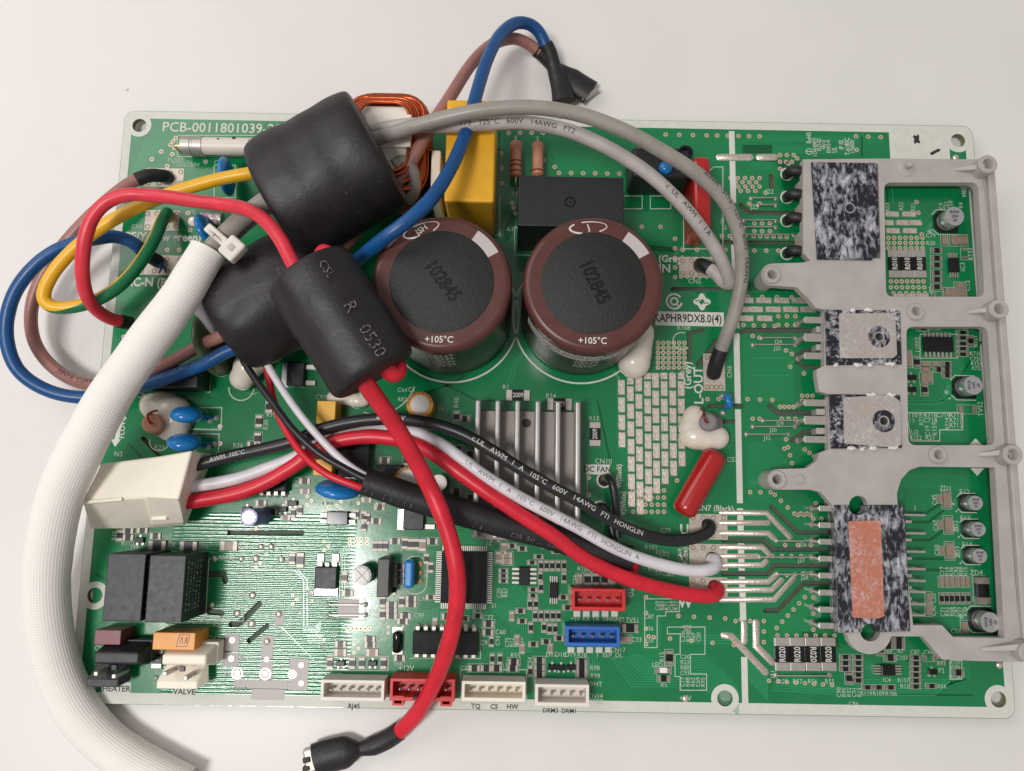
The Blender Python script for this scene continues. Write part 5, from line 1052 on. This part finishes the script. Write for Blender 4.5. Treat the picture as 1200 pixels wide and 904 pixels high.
gg = G(); gg.lathe(P(937,562,BZ1), [(.13,-.05),(.13,.03),(.11,.05)], 18); gg.build('peg', M['grey_p'], br, smooth=35); gg = G(); gg.lathe(P(1061,197,BZ1), [(.26,-.05),(.26,.02),(.24,.03)], 22); gg.lathe(P(1062,196,BZ1), [(.1,0),(.09,.22),(.06,.25)], 14); gg.build('peg', M['grey_p'], br, smooth=35)
for x0, x1, y in ((1119,1152,199),(1134,1163,366),(1146,1180,533),(1150,1196,761)):
    a = P(x0, y, .72); b_ = P(x1, y-3, 1.0); gg = G(); hw = .085
    gg.add([(a.x,a.y-hw*.6,.70),(a.x,a.y+hw*.6,.70),(b_.x,b_.y+hw,.70),(b_.x,b_.y-hw,.70),(a.x,a.y-hw*.5,.75),(a.x,a.y+hw*.5,.75),(b_.x,b_.y+hw,1.08),(b_.x,b_.y-hw,1.08)], [(0,1,2,3),(4,7,6,5),(0,4,5,1),(1,5,6,2),(2,6,7,3),(3,7,4,0)]); gg.build('gusset', M['grey_p'], br, bevel=.01)
for y in (216.5, 244, 277):                      # teeth between the rectifier legs
    p = P(944, y, .6); gg = G(); gg.box(p.x-.1, p.y-.2, .02, p.x+.2, p.y+.2, .66); gg.build('separator_tooth', M['grey_p'], br, bevel=.02)
for y in (385.5, 406.5, 482.5, 505):
    p = P(965, y, .5); gg = G(); gg.box(p.x-.16, p.y-.09, .02, p.x+.1, p.y+.09, .42); gg.build('separator_tooth', M['grey_p'], br, bevel=.02)

# ------------------------------------------------------------------ cables
def cable(name, cps, r, matn, label, cat='wire', group=None, prints=(), pmat='ink', per=8, n=26, uv=False):
    cps = [P(*c) for c in cps]; path = spline(cps, per); base = cps[len(cps)//2].copy(); base.z = min(c.z for c in cps)-.1
    group = group or {'supply_wire': 'looping supply wires', 'red_cable': 'red cables of the front ferrite', 'grey_cable': 'grey output cables', 'phase_cable': 'phase cables of the white plug', 'fan_lead': 'thin fan leads'}.get(name)
    root = link(name, None, None, base, label=label, cat=cat, group=group)
    gg = G(); gg.tube(path, r, n, uv=uv); gg.build('insulation', M[matn], root, smooth=70)
    if prints:
        gg = G()
        for s0, tx, size, ang, flip in prints: tube_text(gg, path, s0, r if not callable(r) else r(.5), tx, size, ang, flip)
        gg.build('printed_text', M[pmat], root, kind='stuff')
    return root, path
def sub(name, root, cps, r, matn, flat=None, n=14, per=6, cap=True):
    path = spline([P(*c) for c in cps], per); gg = G(); gg.tube(path, r, n, flat=flat, cap=cap); return gg.build(name, M[matn], root, smooth=60)

def sleeve_on(root, path, length, r, start=False, skip=0):
    p = path if start else path[::-1]; out = []; acc = 0
    for i in range(len(p)):
        if i: acc += (p[i]-p[i-1]).length
        if acc >= skip: out.append(p[i])
        if acc > length: break
    gg = G(); gg.tube(out, r, 18); return gg.build('end_sleeve', M['sleeve_blk'], root, smooth=60)
# blue and brown supply wires: board terminal, loop, ferrite, spade ends above the board
blue, bp_ = cable('supply_wire', [(186,307,.1),(176,301,.4),(163,290,.8),(150,282,1.0),(132,277.5,1.2),(113,280,1.4),(88,285,1.5),(60,297,1.6),(36,317,1.6),(17,344,1.5),(8,375,1.4),(9,405,1.3),(20,432,1.2),(42,451,1.1),(73,463,1.0),(110,466,.9),(145,458,.9),(180,448,1.0),(212,437,1.2),(240,426,1.4),(262,414,1.5),(300,395,1.6),(350,350,1.7),(395,325,1.9),(424,301,3.3),(452,278,3.95),(480,257,4.1),(507,231,3.95),(530,194,3.5),(548,150,2.9),(559,108,2.5),(571,70,2.0),(585,43,1.5),(602,28.5,1.1),(618,28,.8),(631,37,.6),(640,55,.4)], .178, 'w_blue', 'thick blue wire looping beside the board, ending in a black spade sleeve',
   prints=[(11.0, 'AWM   14AWG   600V   VW-1', .12, .4, False)], per=8)
sleeve_on(blue, bp_, .75, .195, True)
gg = G(); rr = random.Random(2)
for i in range(12):
    a = P(183+rr.random()*6, 305+rr.random()*7, .25); b_ = a+Vector((rr.uniform(-.05,.2), rr.uniform(-.25,.05), rr.uniform(-.2,.05))); gg.tube([a, (a+b_)/2+Vector((.03,.0,.02)), b_], .025, 6)
gg.build('frayed_end', M['w_blue'], blue, smooth=60)
sub('spade_sleeve', blue, [(639,52,.42),(644,62,.3),(649,78,.15),(654,92,.12),(658,105,.12),(661,119,.15)], lambda t: .22+.14*max(0, (t-.35))/.65 if t > .35 else .22, 'sleeve_blk', flat=lambda t: 1-.45*min(1, max(0, (t-.2)/.5)))
brown, brp = cable('supply_wire', [(196,208,.02),(190,206.5,.3),(175,206,.55),(160,211,.65),(146,219,.7),(128,233,.75),(105,254,.75),(80,281,.7),(60,307,.6),(44,336,.5),(36.5,366,.4),(39,396,.35),(52,420,.35),(75,440,.4),(103,450,.5),(140,447,.7),(176,436,.9),(206,421,1.1),(239,403,1.3),(262,393,1.5),(300,372,1.7),(360,330,1.9),(420,270,2.0),(456,228,2.1),(480,193,2.3),(504,150,2.4),(528,113,2.2),(552,76,1.7),(576,53,1.1),(600,45.5,.7),(618,51,.45),(632,62,.3)], .172, 'w_brown', 'thick brown wire looping beside the board, ending in a black spade sleeve',
   prints=[(8.0, 'XINYA  CQAWG  14AWG  600V  125°C', .12, .3, False), (14.2, 'A  LL112468', .13, .3, False)])
sleeve_on(brown, brp, 1.0, .195, True)
sub('spade_sleeve', brown, [(628,59,.32),(638,67,.2),(650,80,.05),(662,90,-.02),(674,98,-.05),(692,109,-.05)], lambda t: .2+.2*min(1, max(0, (t-.35)/.3)), 'sleeve_blk', flat=lambda t: 1-.5*min(1, max(0, (t-.2)/.4)))
gg = G(); a = P(690,112,-.05); gg.obox((a.x+.02,a.y+.02), -.9, .05, .3, -.16, .04); gg.build('spade_tip', M['steel'], brown, bevel=.02)
# earth wire
earth, _ = cable('earth_wire', [(330,196,2.0),(305,201,2.15),(290,204,2.2),(262,209,2.2),(235,216,2.2),(205,225,2.2),(175,237,2.2),(145,251,2.15),(115,269,2.1),(88,291,2.05),(66,315,2.0),(53,338,1.95),(53,353,1.9),(66,360.5,1.85),(90,359,1.8),(115,351,1.7),(140,335,1.55),(162,311,1.35),(180,282,1.1),(191,257,.75),(196,250,.3),(197,256,-.02)], .17, 'w_yg', 'yellow wire with green stripe looping from the shrink-wrapped ferrite to the board', uv=True)
# red wire from the board through the front ferrite
red1, rdp = cable('red_cable', [(152,379,.35),(140,376.5,.7),(126,372,1.1),(112,362,1.6),(102,347,2.1),(97,325,2.5),(97,300,2.8),(101,275,3.0),(110,253,3.1),(127,236,3.15),(150,228.5,3.2),(175,229,3.2),(200,231.5,3.25),(230,236,3.3),(262,240,3.4),(290,246,3.7),(312,260,4.0),(328,280,4.25),(339,301,4.35),(352,326,4.35)], .172, 'w_pink', 'coral red wire arching from the board edge into the front ferrite',
   prints=[(12.3, 'AWM  I A  105°C  600V', .12, -.5, False)])
sleeve_on(red1, rdp, .4, .195, True)
red2, _ = cable('red_cable', [(405,405,4.1),(420,433,4.1),(431,453,3.95),(446,474,3.65),(464,500,3.25),(484,534,2.85),(503,570,2.5),(518,604,2.4),(529,637,2.3),(535,668,2.2),(536,700,2.0),(531,735,1.75),(521,770,1.4),(507,804,1.0),(490,834,.5),(473,853,.15),(462,862,0)], .215, 'w_red', 'bright red cable hanging from the front ferrite down past the lower edge of the board')
sub('spade_sleeve', red2, [(468,857,.05),(455,866,-.05),(440,873,-.1),(426,877,-.08),(412,880,-.05),(385,886,-.02),(370,891,-.02)], lambda t: .25 if t < .35 else (.25-.07*(t-.35)/.15 if t < .5 else .18+.24*min(1, (t-.5)/.15)), 'sleeve_blk', flat=lambda t: 1 if t < .5 else 1-.3*min(1, (t-.5)/.15))
gg = G(); a = P(366,890,0)
gg.obox((a.x-.03,a.y), .25, .16, .30, -.15, .12); gg.build('spade_tip', M['steel'], red2, bevel=.05)
gg = G(); gg.obox((a.x-.12,a.y+.02), .25, .1, .07, -.08, .17); gg.obox((a.x-.12,a.y-.2), .25, .1, .06, -.08, .15); gg.build('spade_hole', M['ink'], red2, bevel=.03)
sub('returning_loop', red2, [(440,412,4.0),(450,428,3.95),(460,438,3.8),(467,434,3.65),(462,420,3.6)], .21, 'w_red'); sub('returning_loop', red1, [(400,322,4.3),(388,300,4.2),(379,294,3.9),(374,302,3.7)], .16, 'w_pink')
# grey output cables
gcA, gap = cable('grey_cable', [(415,172,2.7),(430,166,2.75),(447,161,2.85),(486,148,3.2),(540,134,3.5),(588,127,3.6),(635,127,3.6),(685,136,3.5),(735,155,3.35),(775,177,3.15),(810,199,2.9),(837,222,2.6),(855,247,2.3),(866,277,2.0),(869.5,305,1.7),(868.5,330,1.45),(864,355,1.2),(857,378,.95),(848,402,.65),(841,421,.4),(837,434,.15),(836,439,.0)], .185, 'w_grey', 'outer one of two grey cables arching over to the L-OUT terminal',
   prints=[(9.5, 'AWM   3173   125°C   600V   14AWG', .13, .35, False)])
sleeve_on(gcA, gap, .85, .208)
gcB, gbp = cable('grey_cable', [(415,160,2.5),(441,153,2.6),(480,147,2.8),(528,147.5,2.95),(570,145,3.05),(615,144,3.05),(660,152,3.0),(690,163,2.95),(720,178,2.85),(760,204,2.6),(797,238,2.3),(824,271,1.95),(843,300,1.55),(853,322,1.15),(855,332,.9),(848,330,.65),(838,320,.5),(826,312,.35),(820,311,.1)], .185, 'w_lgrey', 'inner one of two grey cables printed 125°C 600V 14AWG',
   prints=[(2.9, '173   125°C   600V   14AWG   FT2', .13, -.25, False), (8.6, 'c  UL   AWM   I   I A', .13, 0, False)])
sleeve_on(gcB, gbp, .42, .208)
sub('returning_loop', gcB, [(462,195,2.4),(474,190,2.35),(484,203,2.2),(485,222,2.0),(477,235,1.8)], .19, 'w_grey')
# phase cables from the white plug
pb, _ = cable('phase_cable', [(205,552,1.0),(224,547,1.0),(270,535,1.0),(306,527,1.05),(345,517,1.1),(379,502.5,1.15),(416,494,1.2),(452,491,1.25),(480,492.5,1.4),(513,498.5,1.6),(545,510,1.7),(576,528,1.75),(610,549.5,1.75),(647,571,1.7),(680,588,1.6),(710,606,1.4),(735,619,1.2),(762,629,.95),(790,633.5,.7),(815,630.5,.5),(829,624,.35),(832,617,.15),(828,615,-.02)], .165, 'w_black', 'black phase cable with white lettering sweeping from the white plug to the U terminal',
   prints=[(1.0, 'AWM  105°C', .11, .1, False), (5.6, '4AWG   V', .12, .1, False), (8.3, 'c UL   AWM   I   A   105°C   600V   14AWG   FTI   HONGLIN', .125, .1, False)], pmat='silk')
pw, _ = cable('phase_cable', [(205,575,.85),(217,572,.85),(270,563,.85),(306,551.5,.85),(343,537,.85),(375,520,.85),(410,510,.85),(450,504,.9),(484,506,1.05),(513,518.5,1.3),(540,537,1.45),(570,559,1.5),(610,583.5,1.45),(647,603,1.35),(680,620,1.2),(710,637,1.05),(740,651,.9),(775,662,.75),(805,668.5,.6),(825,669,.5),(837,665,.35),(838,657,.15),(833,655,-.02)], .165, 'w_white', 'white phase cable sweeping from the white plug to the V terminal',
   prints=[(8.4, 'UL   AWM   I   A   105°C   600V   14AWG   FTI   HONGLIN  A', .125, .05, False)], pmat='greyres')
pr, _ = cable('phase_cable', [(205,592,.8),(217,589,.8),(270,580,.85),(306,568,.9),(343,547,.95),(365,531,1.0),(392,518,1.05),(428,512,1.1),(460,514,1.15),(480,519,1.25),(505,530,1.4),(537,553,1.5),(574,579.5,1.5),(610,603.5,1.4),(650,629,1.25),(687,656,1.05),(736,678.5,.85),(787,693,.65),(820,698.5,.5),(836,698,.35),(841,692,.15),(837,688,-.02)], .195, 'w_red', 'red phase cable sweeping from the white plug to the W terminal')
# heater-like housing of the plug
plug = link('wire_plug', None, None, P(155,575,.2), label='cream plastic plug holding the black, white and red phase cables', cat='plug')
zt = 1.75
T = [P(118,543.5,zt), P(188,534.5,zt), P(225,528,zt), P(210,585,zt), P(168,584,zt), P(96,588,zt)]; B_ = [Vector((t.x+.05, t.y-.02, .35)) for t in T]
Bf = [P(103,621,.45), P(170,620,.45), P(216,616,.55)]
bot = [B_[0], B_[1], B_[2], Vector((Bf[2].x, Bf[2].y, .4)), Vector((Bf[1].x, Bf[1].y, .4)), Vector((Bf[0].x, Bf[0].y, .4))]
gg = G(); gg.loft(bot[::-1], T[::-1]); gg.build('housing', M['cream_p'], plug, bevel=.06, seg=3)
a = P(186,602,1.1); gg = G(); gg.obox((a.x+.02,a.y-.04), .05, .20, .13, .7, 1.12); gg.build('latch_window', M['cream_p'], plug, bevel=.02)
gg = G(); gg.add([P(170,583,1.8), P(210,586,1.8), P(216,612,.85), P(178,615,.85), P(170,584.5,1.62), P(210,588,1.62), P(215,616,.6), P(178,619,.6)], [(0,3,2,1),(4,5,6,7),(0,1,5,4),(1,2,6,5),(2,3,7,6),(3,0,4,7)]); gg.build('latch_tongue', M['cream_p'], plug, bevel=.03)
gg = G(); gg.add([P(97,587,1.8), P(143,583,1.8), P(143,587,1.8), P(97,591,1.8), P(97,588,1.6), P(143,584,1.6), P(143,588,1.6), P(97,592,1.6)], [(0,3,2,1),(4,5,6,7),(0,1,5,4),(1,2,6,5),(2,3,7,6),(3,0,4,7)]); gg.build('housing_rib', M['cream_p'], plug, bevel=.015)
# thin fan leads into the heat shrink
GRP = None
for cps, matn, lab, r in [([(268,385,1.5),(283,418,1.55),(296,440,1.6),(318,470,1.65),(343,503,1.7),(372,530,1.7),(402,548,1.65),(432,563,1.6),(470,575,1.6)], 'w_black', 'thin black lead running from the lower ferrite into the black tubing', .098),
   ([(298,400,1.5),(312,425,1.5),(330,455,1.55),(354,489,1.6),(380,519,1.6),(405,543,1.55),(432,560,1.5),(470,572,1.5)], 'w_white', 'thin white lead running from the lower ferrite into the black tubing', .105),
   ([(308,405,1.2),(314,437,1.2),(320,468,1.25),(333,500,1.35),(355,533,1.5),(382,555,1.6),(410,567,1.6),(432,574,1.55),(470,582,1.5)], 'w_red', 'thin red lead running from the lower ferrite into the black tubing', .10)]:
    cable('fan_lead', cps, r, matn, lab, n=12)
hst, pth = cable('shrink_tubing', [(427,564,1.55),(445,570,1.5),(480,582,1.4),(520,594,1.3),(560,606,1.2),(600,617,1.05),(640,627,.9),(680,640,.75),(715,650,.6),(738,655,.5)], .36, 'sleeve_blk', 'long black shrink tubing with dotted white print below the phase cables', cat='tubing',
   prints=[(.1, '(  (...  (  )  (  (  )', .13, -.6, False), (3.0, '[  ]', .13, -.6, False), (4.0, 'O5 30 ...  OES3', .16, -.6, False)], pmat='worn', n=26)
for cps, lab in [([(708,562,.05),(712,560,.5),(717,566,.8),(720,580,.8),(722,600,.7),(724,630,.6)], 'short black fan lead leaving the upper DC FAN hole'), ([(702,597,.05),(706,594,.4),(712,600,.5),(716,615,.5),(720,640,.5)], 'short black fan lead leaving the lower DC FAN hole')]: cable('fan_lead', cps, .11, 'w_black', lab, n=12)
cable('fan_lead', [(725,650,.5),(735,648,.5),(741,655,.45),(744,668,.3),(742,680,.1)], .11, 'w_red', 'short red lead hooked under the white phase cable near R100', n=12)

# ------------------------------------------------------------------ ferrites in black shrink tube
def ferrite(name, cx, cy, z, ang, tilt, r, L, label, seed, squash=.94, necks=(.7, .7), fold=.022, soft=.20):
    c = P(cx, cy, z); ax = Vector((math.cos(ang)*math.cos(tilt), math.sin(ang)*math.cos(tilt), math.sin(tilt))); u = Vector((-math.sin(ang), math.cos(ang), 0)); v3 = ax.cross(u)
    prof = []; h = L/2; e = soft*r
    prof += [(-h-.02, necks[0]*r*.45), (-h-.03, necks[0]*r*.8), (-h-.02, r*.88), (-h+.05, r*.965), (-h+e, r)]
    prof += [(-h+e+(L-2*e)*i/9, r*(1-.012*math.sin(i*2.1+seed))) for i in range(1, 9)] + [(h-e, r), (h-.05, r*.965), (h+.02, r*.88), (h+.03, necks[1]*r*.8), (h+.02, necks[1]*r*.45)]
    if soft > .3: prof = [(-h*math.cos(math.pi*i/24), r*(.34+.66*math.sin(math.pi*i/24)**.42)) for i in range(25)]
    n = 72; V = []; Fc = []
    for t, rad in prof:
        for k in range(n):
            a = 2*math.pi*k/n; q = Vector((t*1.1+seed*3, math.cos(a)*1.3, math.sin(a)*1.3)); d = mnoise.noise(q)*.032*r+mnoise.noise(q*3.1)*.006*r+fold*r*(.5+.5*mnoise.noise(Vector((a*1.6, seed, t*.4))))*abs(math.sin(a*3.5+.5*math.sin(t*2+seed)))*(.35+.65*abs(t)/h)
            V.append(c+ax*t+(u*math.cos(a)+v3*(math.sin(a)*squash))*(rad+d))
    for i in range(len(prof)-1):
        for k in range(n): j = (k+1) % n; Fc.append((i*n+k, i*n+j, (i+1)*n+j, (i+1)*n+k))
    Fc.append(tuple(range(n-1,-1,-1))); Fc.append(tuple((len(prof)-1)*n+k for k in range(n)))
    gg = G(); gg.add(V, Fc); root = link(name, None, None, Vector((c.x, c.y, c.z-r)), label=label, cat='ferrite core', group='shrink-wrapped ferrite cores')
    o = gg.build('shrink_wrap', M['shrink'], root, smooth=80); md = o.modifiers.new('soft', 'SUBSURF'); md.levels = 1; md.render_levels = 2
    return root, c, ax, u, v3
f1 = ferrite('ferrite_core', 385, 207, 2.75, math.radians(29), .10, 1.66, 3.0, 'largest black shrink-wrapped ferrite core over the fuse, grey cables leaving it', 1.0)
f2 = ferrite('ferrite_core', 322, 350, 1.60, math.radians(33), .0, 1.50, 3.15, 'lower black shrink-wrapped ferrite core under the two others', 2.4, .95, fold=.11, soft=.6)
f3, c3, ax3, u3, v3 = ferrite('ferrite_core', 400, 378, 4.15, math.radians(-56), -.06, 1.07, 2.95, 'front black shrink-wrapped ferrite core with dotted print and red cables', 5.2)
gg = G()
def on_f3(txt, t0, a0, size, rot):
    v, f = cut_geo(*text_geo(txt, size, 0, 'CENTER', 1.0), size)
    q = []
    for x, y, _ in v:
        xx, yy = x*math.cos(rot)-y*math.sin(rot), x*math.sin(rot)+y*math.cos(rot); a = a0+yy/1.07
        q.append(c3+ax3*(t0+xx)+(u3*math.sin(a)+(-v3 if v3.z < 0 else v3)*(math.cos(a)*.94))*1.118)
    gg.add(q, f)
on_f3('CSL', -.95, .38, .19, 0); on_f3('R', .05, .38, .28, 0); on_f3('0530', .95, .38, .28, 0)
gg.build('dotted_print', M['worn'], f3, kind='stuff')

# ------------------------------------------------------------------ braided sleeve, inner cable, tie
sl = link('braided_sleeve', None, None, P(75,640,0), label='white braided sleeve curving down the side of the board and off the picture', cat='cable sleeve')
sp_ = spline([P(*c) for c in [(244,294,2.9),(232,314,2.95),(216,341,2.95),(196,370,2.9),(174,399,2.85),(152,430,2.8),(131,461,2.75),(111,496,2.7),(91,534,2.45),(73,575,2.1),(62,618,1.7),(56,660,1.3),(55,703,.95),(60,748,.65),(72,793,.4),(91,832,.27),(118,864,.2),(150,889,.2),(184,908,.2),(216,925,.2)]], 8)
gg = G(); gg.tube(sp_, lambda t: .455+.10*min(1, t*2.5), 36, uv=True, cap=False); gg.build('braid', M['braid'], sl, smooth=80)
gg = G(); gg.tube(sp_, lambda t: .42+.10*min(1, t*2.5), 24, cap=False); gg.v = gg.v; gg.build('braid_lining', M['braid'], sl, smooth=80)
lead, _ = cable('inner_cable', [(196,370,2.9),(216,341,2.95),(232,314,2.95),(250,290,2.9),(268,272,2.85),(290,252,2.8),(318,232,2.75),(350,215,2.7)], .25, 'w_grey', 'grey cable leaving the mouth of the white braided sleeve', cat='cable')
sub('second_core', lead, [(222,345,2.7),(240,312,2.75),(256,292,2.72),(275,273,2.68),(300,252,2.6),(340,226,2.5)], .2, 'w_lgrey')
tie = link('cable_tie', None, None, P(262,285,2.5), label='translucent white cable tie at the mouth of the braided sleeve', cat='cable tie')
c = P(259,283,2.85); d = (P(275,265,2.85)-P(245,297,2.85)).normalized(); gg = G(); uu = Vector((0,0,1)); ww = d.cross(uu).normalized()
gg.tube([c+(uu*math.cos(a)+ww*math.sin(a))*.36 for a in [2*math.pi*i/28 for i in range(29)]], .055, 8, cap=False, flat=2.2); gg.build('band', M['tie'], tie, smooth=50)
h_ = P(272,291,3.25); an = math.radians(-40); gg = G(); gg.obox((h_.x,h_.y), an, .24, .28, 3.0, 3.32); gg.build('head', M['tie'], tie, bevel=.07, seg=3)
gg = G(); gg.obox((h_.x,h_.y), an, .08, .08, 3.3, 3.345); gg.build('head_slot', M['greylab'], tie, bevel=.015)
t_ = P(252,274,3.3); gg = G(); gg.obox((t_.x,t_.y), math.radians(-40), .34, .12, 3.12, 3.26); gg.build('tail', M['tie'], tie, bevel=.05, seg=3)
# loose white lead showing between sleeve and ferrite
cable('white_lead', [(228,352,1.4),(236,365,1.3),(247,384,1.2),(258,402,1.1)], lambda t: .2*(1-t)+.05, 'w_white', 'white lead slipping between the braided sleeve and the lower ferrite', n=10)
bpy.data.scenes.remove(_ts)
